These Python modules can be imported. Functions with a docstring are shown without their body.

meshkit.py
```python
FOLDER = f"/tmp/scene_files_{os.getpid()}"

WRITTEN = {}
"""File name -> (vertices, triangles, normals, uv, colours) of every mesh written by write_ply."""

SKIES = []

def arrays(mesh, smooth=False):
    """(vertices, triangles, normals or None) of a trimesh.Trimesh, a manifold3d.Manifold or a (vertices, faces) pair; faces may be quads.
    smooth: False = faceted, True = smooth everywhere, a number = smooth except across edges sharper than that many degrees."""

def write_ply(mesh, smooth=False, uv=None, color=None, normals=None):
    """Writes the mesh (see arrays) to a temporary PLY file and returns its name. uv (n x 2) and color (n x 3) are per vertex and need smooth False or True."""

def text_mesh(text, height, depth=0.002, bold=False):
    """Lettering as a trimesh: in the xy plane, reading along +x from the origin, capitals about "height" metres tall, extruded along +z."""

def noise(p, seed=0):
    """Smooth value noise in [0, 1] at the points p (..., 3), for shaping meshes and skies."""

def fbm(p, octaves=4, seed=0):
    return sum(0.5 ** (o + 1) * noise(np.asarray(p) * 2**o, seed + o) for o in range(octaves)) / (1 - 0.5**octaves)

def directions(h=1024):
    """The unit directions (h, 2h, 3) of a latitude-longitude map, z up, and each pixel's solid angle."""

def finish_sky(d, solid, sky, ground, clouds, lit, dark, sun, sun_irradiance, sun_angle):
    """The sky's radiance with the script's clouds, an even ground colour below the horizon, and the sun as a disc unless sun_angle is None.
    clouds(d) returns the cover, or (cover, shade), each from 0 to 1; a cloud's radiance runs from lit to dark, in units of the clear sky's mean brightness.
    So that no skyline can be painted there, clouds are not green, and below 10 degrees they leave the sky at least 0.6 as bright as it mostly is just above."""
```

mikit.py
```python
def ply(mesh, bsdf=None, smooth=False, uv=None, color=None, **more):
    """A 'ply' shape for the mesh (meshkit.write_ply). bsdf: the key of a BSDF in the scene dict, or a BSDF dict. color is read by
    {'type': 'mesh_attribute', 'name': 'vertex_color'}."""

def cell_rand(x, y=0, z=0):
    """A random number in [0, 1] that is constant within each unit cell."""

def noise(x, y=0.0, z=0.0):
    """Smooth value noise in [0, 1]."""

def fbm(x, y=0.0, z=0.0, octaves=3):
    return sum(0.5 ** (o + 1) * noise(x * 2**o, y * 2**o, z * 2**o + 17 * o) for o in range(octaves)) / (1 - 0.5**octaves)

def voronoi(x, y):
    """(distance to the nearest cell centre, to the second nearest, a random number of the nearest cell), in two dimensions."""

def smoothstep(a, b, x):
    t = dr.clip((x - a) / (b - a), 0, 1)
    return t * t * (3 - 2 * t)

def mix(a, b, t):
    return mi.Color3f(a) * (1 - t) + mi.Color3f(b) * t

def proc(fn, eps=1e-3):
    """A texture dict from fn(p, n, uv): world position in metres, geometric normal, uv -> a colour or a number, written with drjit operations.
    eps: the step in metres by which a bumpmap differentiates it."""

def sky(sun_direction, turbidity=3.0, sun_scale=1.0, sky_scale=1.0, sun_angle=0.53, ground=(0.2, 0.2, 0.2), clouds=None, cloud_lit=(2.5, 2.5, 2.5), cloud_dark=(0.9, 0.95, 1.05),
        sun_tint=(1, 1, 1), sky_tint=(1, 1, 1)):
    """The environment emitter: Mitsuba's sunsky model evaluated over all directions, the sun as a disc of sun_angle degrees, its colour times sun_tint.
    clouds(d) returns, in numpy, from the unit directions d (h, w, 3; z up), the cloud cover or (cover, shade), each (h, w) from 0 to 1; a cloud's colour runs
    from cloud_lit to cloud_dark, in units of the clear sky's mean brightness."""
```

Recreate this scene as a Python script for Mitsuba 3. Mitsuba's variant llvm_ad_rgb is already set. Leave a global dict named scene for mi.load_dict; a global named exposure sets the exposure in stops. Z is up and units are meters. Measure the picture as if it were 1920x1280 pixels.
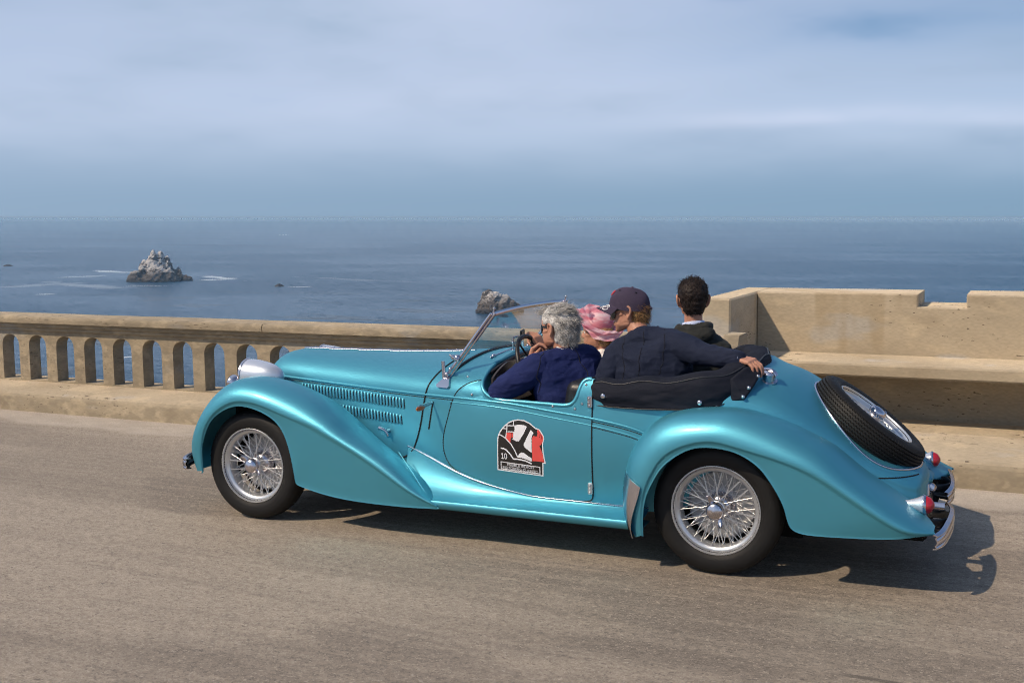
import math
import numpy as np, trimesh, shapely, drjit as dr, mitsuba as mi, mikit, meshkit
import manifold3d as m3
from scipy.interpolate import PchipInterpolator, CubicSpline
from scipy.spatial import cKDTree
from shapely import affinity
from mikit import noise, fbm, voronoi, smoothstep, mix, proc

scene, labels = {}, {}

# ---------------------------------------------------------------- camera, sky, air, exposure
F_PX, YAW, PITCH, ROLL, EYE = 2102.9, 0.4342, 0.1062, 0.0116, 1.8456


def view_axes(yaw, pitch, roll):
    """Columns right, down, forward."""
    f, r, d = np.array([-math.sin(yaw), math.cos(yaw), 0]), np.array([math.cos(yaw), math.sin(yaw), 0]), np.array([0, 0, -1.0])
    f, d = math.cos(pitch) * f + math.sin(pitch) * d, -math.sin(pitch) * f + math.cos(pitch) * d
    r, d = math.cos(roll) * r + math.sin(roll) * d, -math.sin(roll) * r + math.cos(roll) * d
    return np.stack([r, d, f], 1)


# the road runs slightly downhill: the bridge deck has a frame of its own, turned by 0.7 degrees against the level sea
LEVEL = view_axes(YAW, math.atan((640 - 408) / F_PX), 0.0)
DECK = LEVEL @ view_axes(YAW, PITCH, ROLL).T
EYE_P = np.array([0, 0, EYE])
T = mi.ScalarTransform4f
scene["camera"] = {"type": "perspective", "fov": math.degrees(2 * math.atan(960 / F_PX)), "fov_axis": "x", "near_clip": 0.05, "far_clip": 400000.0,
                   "to_world": T().look_at(origin=EYE_P.tolist(), target=(EYE_P + LEVEL[:, 2]).tolist(), up=(-LEVEL[:, 1]).tolist()),
                   "medium": {"type": "ref", "id": "haze_air"}}
SUN = DECK @ np.array([-0.60, -0.86, 1.0])
exposure = 1.3


def clouds(d):
    az = np.arctan2(d[..., 0], d[..., 1])
    el = np.arcsin(np.clip(d[..., 2], -1, 1))
    q = np.stack([d[..., 0], d[..., 1], d[..., 2] * 0], -1) / (d[..., 2:3] + 0.20)
    big = meshkit.fbm(q * [0.55, 0.8, 1] + [3.1, 7.2, 0.5], 4, 3)
    fine = meshkit.fbm(q * [1.5, 2.2, 1] + [1.7, 9.2, 4.0], 6, 11)
    puff = meshkit.fbm(np.stack([az * 9, el * 34, 0 * el], -1) + [2.2, 0.7, 1.0], 5, 23)
    low = np.clip(1.10 - el / 0.100, 0, 1)
    low = low * low * (3 - 2 * low)
    right = np.clip((az + 0.434) / 0.45, -1.2, 1.2)
    # high thin overcast, opening towards the right; a low bank with a bright broken edge over the sea there
    cover = 0.80 + 0.35 * (big - 0.5) + 0.5 * (fine - 0.5) + 0.6 * (puff - 0.5) - 0.55 * np.clip(right + 0.1, 0, 1.2) * np.clip((el - 0.06) / 0.10, 0, 1)
    shade = 0.20 + 0.55 * (fine - 0.5) + 0.85 * (puff - 0.5) - 0.15 * (big - 0.5) + 0.25 * np.clip((el - 0.12) / 0.08, 0, 1) * np.clip(-right, 0, 1)
    line = el - 0.074 - 0.010 * right - 0.020 * (meshkit.fbm(np.stack([az * 5, 0 * az, 0 * az], -1) + 4.0, 4, 5) - 0.5)
    bank = np.exp(-(line / np.where(line > 0, 0.010, 0.006)) ** 2) * np.clip(right * 1.3 + 0.25, 0, 1) * np.clip(1.8 * puff - 0.3, 0, 1)
    cover = cover + 0.35 * bank
    shade = shade - 0.30 * bank
    cover = cover * (1 - low) + 0.88 * low
    shade = np.clip(shade * (1 - low) + (0.92 + 0.08 * right) * low, 0, 1)
    return np.clip(cover, 0, 0.97), shade


scene["sky"] = mikit.sky(SUN, turbidity=3, ground=(0.21, 0.25, 0.29), clouds=clouds, cloud_lit=(3.0, 3.3, 4.1), cloud_dark=(0.95, 1.55, 2.25), sun_scale=1.0, sun_angle=0.8, sun_tint=(0.99, 0.98, 1.0), sky_tint=(0.94, 1.0, 1.06))
SEA = -84.0
scene["haze_air"] = {"type": "homogeneous", "albedo": {"type": "rgb", "value": [0.565, 0.785, 0.955]}, "sigma_t": {"type": "rgb", "value": [1 / 12500, 1 / 11200, 1 / 10400]}}
scene["clear_air"] = {"type": "null"}
scene["haze"] = {"type": "cube", "to_world": T().translate([20000, 7000, (3.5 + SEA - 1) / 2]).rotate([0, 0, 1], 20).scale([100000, 100000, (3.5 - SEA + 1) / 2]),
                 "bsdf": {"type": "ref", "id": "clear_air"}, "interior": {"type": "ref", "id": "haze_air"}}
labels["haze"] = {"label": "pale sea haze lying over the whole ocean", "category": "haze", "kind": "stuff"}

# ---------------------------------------------------------------- frames and writing shapes
CAR_YAW, CAR_X, CAR_Y, RIM_FACE = 0.0057, -1.4469, 5.6014, 0.74
_a = np.array([math.cos(CAR_YAW), math.sin(CAR_YAW), 0])
_n = np.array([_a[1], -_a[0], 0])
CAR_O = np.array([CAR_X, CAR_Y, 0]) - _n * RIM_FACE
CAR_A = np.stack([-_a, _n, [0, 0, 1.0]], 1)     # u forward, v to the car's left (towards the camera), w up


def to_world(v, frame):
    v = np.asarray(v, float)
    if frame == "car":
        v = CAR_O + v @ CAR_A.T
    if frame in ("car", "deck"):
        v = EYE_P + (v - EYE_P) @ DECK.T
    return v


def as_mesh(m):
    if isinstance(m, trimesh.Trimesh):
        return m
    if hasattr(m, "to_mesh"):
        q = m.to_mesh()
        return trimesh.Trimesh(np.array(q.vert_properties[:, :3]), np.array(q.tri_verts), process=False)
    v, f = np.asarray(m[0], float), np.asarray(m[1], int)
    if f.shape[1] == 4:
        f = np.vstack([f[:, [0, 1, 2]], f[:, [0, 2, 3]]])
    return trimesh.Trimesh(v, f, process=False)


def join(ms):
    return trimesh.util.concatenate([as_mesh(m) for m in ms])


def free(key):
    if key not in scene:
        return key
    i = 1
    while f"{key}_{i:03d}" in scene:
        i += 1
    return f"{key}_{i:03d}"


def put(key, mesh, bsdf, smooth=False, frame="deck", label=None, category=None, group=None, kind=None, uv=None):
    key = free(key)
    m = as_mesh(mesh)
    scene[key] = mikit.ply(trimesh.Trimesh(to_world(m.vertices, frame), m.faces, process=False), bsdf, smooth, uv=uv)
    say = {k: x for k, x in dict(label=label, category=category, group=group, kind=kind).items() if x}
    if say:
        labels[key] = say
    return key


def thing(key, label, category, group=None):
    labels[key] = {"label": label, "category": category, **({"group": group} if group else {})}
    return key


# ---------------------------------------------------------------- mesh helpers
def quads(n, m, wrap_m=False, wrap_n=False):
    i, j = np.meshgrid(np.arange(n if wrap_n else n - 1), np.arange(m if wrap_m else m - 1), indexing="ij")
    i2, j2 = (i + 1) % n, (j + 1) % m
    return np.stack([i * m + j, i2 * m + j, i2 * m + j2, i * m + j2], -1).reshape(-1, 4)


def outward(m):
    m = as_mesh(m)
    if m.volume < 0:
        m.invert()
    return m


def loft(secs, caps=True, wrap=False):
    """Closed loops (n, m, 3) as a solid."""
    secs = np.asarray(secs, float)
    n, m = secs.shape[:2]
    v, q = secs.reshape(-1, 3), quads(n, m, True, wrap)
    f = [np.vstack([q[:, [0, 1, 2]], q[:, [0, 2, 3]]])]
    if caps and not wrap:
        v = np.vstack([v, secs[0].mean(0), secs[-1].mean(0)])
        k = np.arange(m)
        f.append(np.stack([k, (k + 1) % m, k * 0 + n * m], 1))
        f.append(np.stack([(n - 1) * m + (k + 1) % m, (n - 1) * m + k, k * 0 + n * m + 1], 1))
    return outward((v, np.vstack(f)))


def sheet(g, thick):
    """A grid (n, m, 3) as a thin solid, thickened against its normal."""
    g = np.asarray(g, float)
    n, m = g.shape[:2]
    nn = np.cross(np.gradient(g, axis=0), np.gradient(g, axis=1))
    nn /= np.linalg.norm(nn, axis=-1, keepdims=True) + 1e-12
    v = np.vstack([g.reshape(-1, 3), (g - nn * thick).reshape(-1, 3)])
    q, o = quads(n, m), n * m
    ring = np.concatenate([np.arange(m), np.arange(1, n) * m + m - 1, (n - 1) * m + np.arange(m - 2, -1, -1), np.arange(n - 2, 0, -1) * m])
    r2 = np.roll(ring, -1)
    f = np.vstack([q, q[:, ::-1] + o, np.stack([r2, ring, ring + o, r2 + o], 1)])
    return outward((v, f))


def man(m):
    m = as_mesh(m)
    m = trimesh.Trimesh(m.vertices, m.faces, process=True)
    return m3.Manifold(m3.Mesh(np.asarray(m.vertices, np.float32), np.asarray(m.faces, np.uint32)))


def smooth_path(p, n=None, closed=False):
    p = np.asarray(p, float)
    if closed:
        p = np.vstack([p, p[:1]])
    t = np.concatenate([[0], np.cumsum(np.linalg.norm(np.diff(p, axis=0), axis=1) ** 0.7)])
    c = CubicSpline(t, p, bc_type="periodic" if closed else "natural")
    dense = c(np.linspace(0, t[-1], 600))
    s = np.concatenate([[0], np.cumsum(np.linalg.norm(np.diff(dense, axis=0), axis=1))])
    n = n or max(8, int(s[-1] / 0.02))
    at = np.linspace(0, s[-1], n, endpoint=not closed)
    return np.stack([np.interp(at, s, dense[:, k]) for k in range(p.shape[1])], 1)


def tube(p, r, sides=8, closed=False, flat=None, up=None):
    """A tube along p; r a number or one per point; flat=(a, b) scales the section along side and up."""
    p = np.asarray(p, float)
    n = len(p)
    t = (np.roll(p, -1, 0) - np.roll(p, 1, 0)) if closed else np.gradient(p, axis=0)
    t /= np.linalg.norm(t, axis=1, keepdims=True) + 1e-12
    a = np.empty_like(p)
    ref = np.array([0, 0, 1.0]) if abs(t[0][2]) < 0.9 else np.array([1.0, 0, 0])
    x = np.cross(ref, t[0])
    for i in range(n):
        if up is not None:
            x = np.cross(np.asarray(up, float), t[i])
        x = x - t[i] * (x @ t[i])
        x /= np.linalg.norm(x) + 1e-12
        a[i] = x
    b = np.cross(t, a)
    fa, fb = flat or (1, 1)
    g = np.arange(sides) * 2 * np.pi / sides
    r = np.broadcast_to(r, (n,))[:, None, None]
    secs = p[:, None] + r * (fa * np.cos(g)[None, :, None] * a[:, None] + fb * np.sin(g)[None, :, None] * b[:, None])
    return loft(secs, wrap=closed)


def rev(profile, n=48, wrap=True):
    """A closed profile [(r, z)] turned about z."""
    p = np.asarray(profile, float)
    g = np.arange(n) * 2 * np.pi / n
    v = np.stack([p[None, :, 0] * np.cos(g)[:, None], p[None, :, 0] * np.sin(g)[:, None], np.broadcast_to(p[None, :, 1], (n, len(p)))], -1)
    f = quads(n, len(p), wrap, True)
    return outward((v.reshape(-1, 3), f))


def dome(profile, n=32):
    """An open profile [(r, z)] whose ends lie on the axis."""
    return rev(profile, n, wrap=True)


def cbox(x0, x1, y0, y1, z0, z1, c=0.01):
    p = []
    for sx, x in ((1, x0), (-1, x1)):
        for sy, y in ((1, y0), (-1, y1)):
            for sz, z in ((1, z0), (-1, z1)):
                p += [(x + sx * c, y + sy * c, z), (x + sx * c, y, z + sz * c), (x, y + sy * c, z + sz * c)]
    return trimesh.convex.convex_hull(np.array(p))


def hull(spheres, detail=1):
    ball = trimesh.creation.icosphere(detail).vertices
    return m3.Manifold.hull_points(np.vstack([np.asarray(p) + r * ball for *p, r in [(*np.ravel(s[:-1]), s[-1]) if not np.ndim(s[0]) else (*s[0], s[1]) for s in spheres]]))


def frame_to(origin, z, x=(1, 0, 0)):
    z = np.asarray(z, float) / np.linalg.norm(z)
    x = np.asarray(x, float) - z * np.dot(x, z)
    x /= np.linalg.norm(x)
    m = np.eye(4)
    m[:3, 0], m[:3, 1], m[:3, 2], m[:3, 3] = x, np.cross(z, x), z, origin
    return m


def moved(mesh, m):
    q = as_mesh(mesh).copy()
    q.apply_transform(m)
    return q


def mirror(mesh):
    m = as_mesh(mesh)
    return trimesh.Trimesh(m.vertices * [1, -1, 1], m.faces[:, ::-1], process=False)


def spheroid(c, r, sub=3):
    m = trimesh.creation.icosphere(sub)
    return trimesh.Trimesh(m.vertices * np.asarray(r) + np.asarray(c), m.faces, process=False)


# ---------------------------------------------------------------- materials
def rgb(*c):
    return {"type": "rgb", "value": list(map(float, c))}


def two(b):
    return {"type": "twosided", "bsdf": b}


def bumped(b, fn, scale, eps=1e-3):
    return {"type": "bumpmap", "arbitrary": proc(fn, eps), "scale": float(scale), "bsdf": b}


def pr(color, rough=0.5, metal=0.0, spec=0.5, **more):
    return {"type": "principled", "base_color": color if isinstance(color, dict) else rgb(*color), "roughness": rough, "metallic": metal, "specular": spec, **more}


def concrete_color(p, n, uv):
    big = fbm(p.x * 0.9, p.y * 0.9, p.z * 1.6, 4)
    mid = fbm(p.x * 4.5, p.y * 4.5 + 7, p.z * 9, 3)
    fine = fbm(p.x * 42, p.y * 42, p.z * 70, 2)
    c = mix((0.445, 0.370, 0.262), (0.370, 0.308, 0.218), smoothstep(0.35, 0.65, big))
    c = mix(c, (0.53, 0.435, 0.295), smoothstep(0.52, 0.75, mid) * 0.5)
    c = mix(c, (0.27, 0.215, 0.145), smoothstep(0.56, 0.78, fbm(p.x * 2.6 + 40, p.y * 2.6, p.z * 5 + 3, 3)) * 0.40)
    grey = smoothstep(0.60, 0.72, fbm(p.x * 1.9 + 11, p.y * 1.9, p.z * 3.2 + 5, 4))
    c = mix(c, (0.40, 0.375, 0.33), grey * 0.75)
    drip = smoothstep(0.55, 0.75, fbm(p.x * 5.5 + p.y * 5.5, 3.0, p.z * 0.8, 3)) * smoothstep(0.4, 0.7, fbm(p.x * 0.8, p.y * 0.8, p.z * 0.9 + 4, 2))
    c = mix(c, (0.30, 0.225, 0.13), drip * 0.45)
    pit = smoothstep(0.80, 0.85, noise(p.x * 26, p.y * 26, p.z * 75)) * smoothstep(0.45, 0.6, noise(p.x * 2, p.y * 2, p.z * 3 + 9))
    c = mix(c, (0.12, 0.095, 0.07), pit * 0.8)
    return c * (0.86 + 0.28 * fine)


def concrete_bump(p, n, uv):
    return fbm(p.x * 30, p.y * 30, p.z * 45, 3) + 1.5 * fbm(p.x * 6, p.y * 6, p.z * 9, 2)


def railing_color(p, n, uv):
    c = concrete_color(p, n, uv)
    lichen = smoothstep(0.44, 0.64, fbm(p.x * 10, p.y * 10, p.z * 13, 4))
    c = mix(c * 0.78, (0.20, 0.170, 0.125), lichen * 0.45)
    return mix(c, (0.55, 0.46, 0.32), smoothstep(0.58, 0.72, fbm(p.x * 11 + 3, p.y * 11, p.z * 14, 4)) * 0.25)


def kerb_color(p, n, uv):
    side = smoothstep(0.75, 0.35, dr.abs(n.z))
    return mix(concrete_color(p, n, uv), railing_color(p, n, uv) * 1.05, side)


def road_color(p, n, uv):
    warp = 0.10 * (fbm(p.x * 0.7, p.y * 0.7, 3.0, 2) - 0.5)
    lane = fbm(p.x * 0.16, (p.y + warp) * 1.5, 0.0, 3)
    streak = fbm(p.x * 0.9, (p.y + warp) * 22, 5.0, 4)
    patch = fbm(p.x * 0.8 + 5, p.y * 1.7, 2.0, 4)
    grain = noise(p.x * 120, p.y * 150) * 0.6 + noise(p.x * 260, p.y * 260, 4.0) * 0.4
    c = mix((0.288, 0.247, 0.199), (0.228, 0.195, 0.157), smoothstep(0.36, 0.64, lane))
    c = mix(c, (0.118, 0.10, 0.086), smoothstep(0.53, 0.72, patch) * 0.42)
    c = mix(c, (0.318, 0.275, 0.224), smoothstep(0.50, 0.68, streak) * 0.24)
    c = mix(c, (0.15, 0.128, 0.11), smoothstep(0.48, 0.30, streak) * 0.16)
    coarse = noise(p.x * 38, p.y * 60, 6.0)
    c = c * (0.56 + 0.60 * grain + 0.28 * coarse)
    stone = smoothstep(0.80, 0.90, noise(p.x * 95, p.y * 150, 8.0))
    c = mix(c, (0.42, 0.37, 0.31), stone * 0.5)
    pit = smoothstep(0.78, 0.90, noise(p.x * 80 + 9, p.y * 130, 2.0))
    c = mix(c, (0.09, 0.078, 0.068), pit * 0.5)
    edge = smoothstep(7.58, 7.74, p.y + 0.30 * (fbm(p.x * 2.2, p.y * 3, 0.0, 3) - 0.5))
    c = mix(c, mix((0.40, 0.355, 0.295), (0.31, 0.268, 0.218), fbm(p.x * 5, p.y * 9, 0.0, 3)) * (0.8 + 0.4 * grain), edge)
    crack = smoothstep(0.025, 0.008, dr.abs(p.y - 4.55 - 0.10 * (fbm(p.x * 1.1, 3.0, 1.0, 4) - 0.5))) * smoothstep(0.5, 0.62, noise(p.x * 0.6, 8.0))
    return mix(c, (0.07, 0.06, 0.05), crack * 0.7)


def road_bump(p, n, uv):
    return noise(p.x * 110, p.y * 130) + 0.8 * noise(p.x * 55, p.y * 60, 3.0) + 1.5 * fbm(p.x * 7, p.y * 9, 1.0, 2)


def at_sea(px, py):
    """Where the sight line of a pixel of the photograph meets the sea."""
    d = LEVEL @ np.array([(px - 960) / F_PX, (py - 640) / F_PX, 1.0])
    return EYE_P + d * (SEA - EYE) / d[2]


# surf streaks round the rocks: centre, direction along the streak, half length and half width in metres, strength
FOAM = []
for x0, y0, x1, y1, wide, much in ((350, 525, 440, 523, 14, 0.8), (378, 517, 450, 525, 12, 0.7), (100, 520, 200, 517, 22, 0.35), (180, 507, 242, 511, 16, 0.6), (60, 552, 104, 551, 8, 0.9), (250, 535, 335, 536, 6, 0.7), (530, 538, 590, 538, 9, 0.5),
                                   (520, 440, 540, 440, 22, 1.0), (110, 528, 235, 540, 26, 0.22), (0, 538, 120, 530, 24, 0.18), (200, 672, 256, 668, 3, 0.8), (560, 520, 760, 528, 16, 0.12)):
    _p, _q = at_sea(x0, y0)[:2], at_sea(x1, y1)[:2]
    _d = (_q - _p) / np.linalg.norm(_q - _p)
    FOAM.append((*((_p + _q) / 2), *_d, float(np.linalg.norm(_q - _p)) / 2 * 1.15, float(wide), much))


def sea_color(p, n, uv):
    kelp = smoothstep(0.60, 0.70, fbm(p.x * 0.012, p.y * 0.022, 0.0, 4)) * smoothstep(1500.0, 700.0, dr.sqrt(p.x * p.x + p.y * p.y))
    c = mix((0.006, 0.038, 0.086), (0.010, 0.050, 0.104), fbm(p.x * 0.0025, p.y * 0.005, 3.0, 3))
    c = mix(c, (0.022, 0.028, 0.030), kelp * 0.8)
    ragged = fbm(p.x * 0.035, p.y * 0.035, 5.0, 4)
    foam = mi.Float(0)
    for (x, y, ax, ay, half, wide, much) in FOAM:
        a, b = (p.x - x) * ax + (p.y - y) * ay, (p.y - y) * ax - (p.x - x) * ay
        b = b + wide * 2.2 * (fbm(p.x * 0.012, p.y * 0.012, 9.0, 2) - 0.5)
        e = dr.sqrt((a / half) * (a / half) + (b / wide) * (b / wide))
        foam = dr.maximum(foam, smoothstep(1.0, 0.35, e + 1.5 * (ragged - 0.5)) * much)
    return mix(c, (0.55, 0.60, 0.64), foam)


def sea_bump(p, n, uv):
    # crests lie mostly across the wind
    x, y = p.x * 0.92 + p.y * 0.39, p.y * 0.92 - p.x * 0.39
    swell = fbm(x * 0.016, y * 0.024, 1.0, 3) * 3.0
    chop = fbm(x * 0.09, y * 0.15, 2.0, 5) * 3.4
    gust = 0.65 + 0.7 * smoothstep(0.3, 0.7, fbm(x * 0.003, y * 0.006, 7.0, 4))
    return (swell + chop * gust) * 0.75


M = scene
M["concrete"] = two(bumped(pr(proc(concrete_color), 0.9, spec=0.25), concrete_bump, 0.0016))
M["kerb_concrete"] = two(bumped(pr(proc(kerb_color), 0.92, spec=0.25), concrete_bump, 0.0024))
M["weathered_concrete"] = two(bumped(pr(proc(railing_color), 0.92, spec=0.25), concrete_bump, 0.0028))
M["asphalt"] = two(bumped(pr(proc(road_color), 0.82, spec=0.3), road_bump, 0.0016))
M["far_sea_water"] = two(pr((0.008, 0.044, 0.095), 0.42, spec=0.17))
M["sea_water"] = two(bumped(pr(proc(sea_color), 0.18, spec=0.17), sea_bump, 1.0, 0.4))
M["paint"] = two(pr((0.082, 0.375, 0.505), 0.47, 0.75, 0.5, clearcoat=0.6, clearcoat_gloss=0.95))
M["paint_dark"] = two(pr((0.004, 0.06, 0.075), 0.5, 0.3))
M["seam"] = two(pr((0.006, 0.012, 0.014), 0.7))
M["chrome"] = two({"type": "roughconductor", "material": "Cr", "alpha": 0.07})
M["silver"] = two(pr((0.62, 0.64, 0.66), 0.34, 0.85, clearcoat=0.3))
M["silver_paint"] = two(pr((0.58, 0.62, 0.70), 0.32, 0.6, clearcoat=0.8))
M["spoke_steel"] = two(pr((0.74, 0.74, 0.74), 0.28, 0.9))
M["drum_grey"] = two(pr((0.42, 0.42, 0.42), 0.5, 0.5))


def tyre_color(p, n, uv):
    return mix((0.005, 0.005, 0.0055), (0.010, 0.010, 0.010), fbm(p.x * 18, p.y * 18, p.z * 18, 3))


M["rubber"] = two(pr(proc(tyre_color), 0.62, spec=0.35))
M["black_steel"] = two(pr((0.012, 0.012, 0.013), 0.42, spec=0.5))
M["dark_void"] = two(pr((0.008, 0.008, 0.008), 0.9, spec=0.1))
M["red_glass"] = two(pr((0.42, 0.006, 0.02), 0.12, 0.0, 0.6, clearcoat=1.0))
M["amber_glass"] = two(pr((0.55, 0.13, 0.02), 0.15, 0.0, 0.6, clearcoat=1.0))
M["white_glass"] = two(pr((0.75, 0.77, 0.78), 0.08, 0.2, 0.6, clearcoat=1.0))
M["leather"] = two(bumped(pr((0.012, 0.013, 0.016), 0.42, spec=0.5), lambda p, n, uv: noise(p.x * 160, p.y * 160, p.z * 160), 0.0004))


def canvas_color(p, n, uv):
    return mix((0.007, 0.009, 0.017), (0.014, 0.017, 0.028), fbm(p.x * 9, p.y * 9, p.z * 14, 3)) * (0.75 + 0.5 * noise(p.x * 500, p.y * 500, p.z * 500))


M["canvas"] = two(bumped(pr(proc(canvas_color), 0.8, spec=0.2), lambda p, n, uv: fbm(p.x * 7, p.y * 7, p.z * 16, 3) * 6 + noise(p.x * 300, p.y * 300, p.z * 300) * 0.2, 0.004))
M["piping"] = two(pr((0.030, 0.033, 0.040), 0.45))
M["window_glass"] = {"type": "thindielectric", "int_ior": 1.52}
M["decal_white"] = two(pr((0.78, 0.79, 0.84), 0.4))
M["decal_black"] = two(pr((0.020, 0.017, 0.016), 0.4))
M["decal_red"] = two(pr((0.72, 0.085, 0.075), 0.4))
M["gauge_white"] = two(pr((0.35, 0.36, 0.36), 0.2, clearcoat=1.0))
M["dash_wood"] = two(pr((0.030, 0.020, 0.015), 0.3, clearcoat=0.8))
# ---------------------------------------------------------------- sea, rocks, foam
_n, _f = 12000.0, 60000.0
_c = np.array([[-1, -1], [1, -1], [1, 1], [-1, 1.0]])
put("sea", (np.column_stack([_c * _n, np.full(4, SEA)]), np.array([[0, 1, 2, 3]])), "sea_water", frame="world", kind="structure")
put("sea", (np.column_stack([np.vstack([_c * _n, _c * _f]), np.full(8, SEA)]), np.array([[4 + i, 4 + (i + 1) % 4, (i + 1) % 4, i] for i in range(4)])), "far_sea_water", frame="world", kind="structure")


def rock_color(p, n, uv):
    h = p.z - SEA
    q = fbm(p.x * 0.10, p.y * 0.10, p.z * 0.13, 4)
    guano = smoothstep(0.46, 0.60, q + 0.20 * n.z + 0.006 * h - 0.17)
    c = mix((0.040, 0.036, 0.033), (0.12, 0.10, 0.085), fbm(p.x * 0.25, p.y * 0.25, p.z * 0.4, 3))
    c = mix(c, (0.47, 0.45, 0.43), guano * smoothstep(6.0, 20.0, h))
    return mix((0.020, 0.020, 0.022), c, smoothstep(1.0, 5.0, h + 4 * (q - 0.5)))


M["sea_rock"] = two(pr(proc(rock_color), 0.85, spec=0.3))
M["wet_rock"] = two(pr((0.022, 0.023, 0.026), 0.5))


def rock(key, base_px, lobes, seed, label, bsdf="sea_rock", rough=1.0, group=None, taper=0.42):
    """lobes: (x, y, height, radius) in metres about the base point, x to the right of the sight line."""
    o = at_sea(*base_px)
    fwd = np.array([o[0], o[1], 0]) / np.hypot(o[0], o[1])
    right = np.array([fwd[1], -fwd[0], 0])
    ball = trimesh.creation.icosphere(4)
    parts = []
    for x, y, h, r in lobes:
        v = ball.vertices.copy()
        top = np.clip(v[:, 2:3], 0, 1)
        cone = (1 - taper * top ** 0.8)
        v = np.hstack([v[:, :2] * r * cone, v[:, 2:3] * h]) + [x, y, 0]
        parts.append(m3.Manifold(m3.Mesh(v.astype(np.float32), ball.faces.astype(np.uint32))))
    s = max(l[3] for l in lobes)
    q = as_mesh(m3.Manifold.batch_boolean(parts, m3.OpType.Add).refine_to_length(s * 0.06))
    q.merge_vertices()
    v = q.vertices
    nn = q.vertex_normals
    amp = s * rough
    ridge = np.abs(meshkit.fbm(v * (2.4 / s) + seed, 4, seed) - 0.5)
    v = v + nn * amp * (0.55 * (meshkit.fbm(v * (1.6 / s) + seed * 3.1, 3, seed) - 0.5) - 0.75 * ridge + 0.22 * (meshkit.fbm(v * (9 / s), 3, seed + 5) - 0.5))[:, None]
    w = v[:, :1] * right + v[:, 1:2] * fwd + np.array([[0, 0, 1]]) * v[:, 2:3] + o
    put(key, (w, q.faces), bsdf, 35, "world", label, "rock", group)


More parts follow.
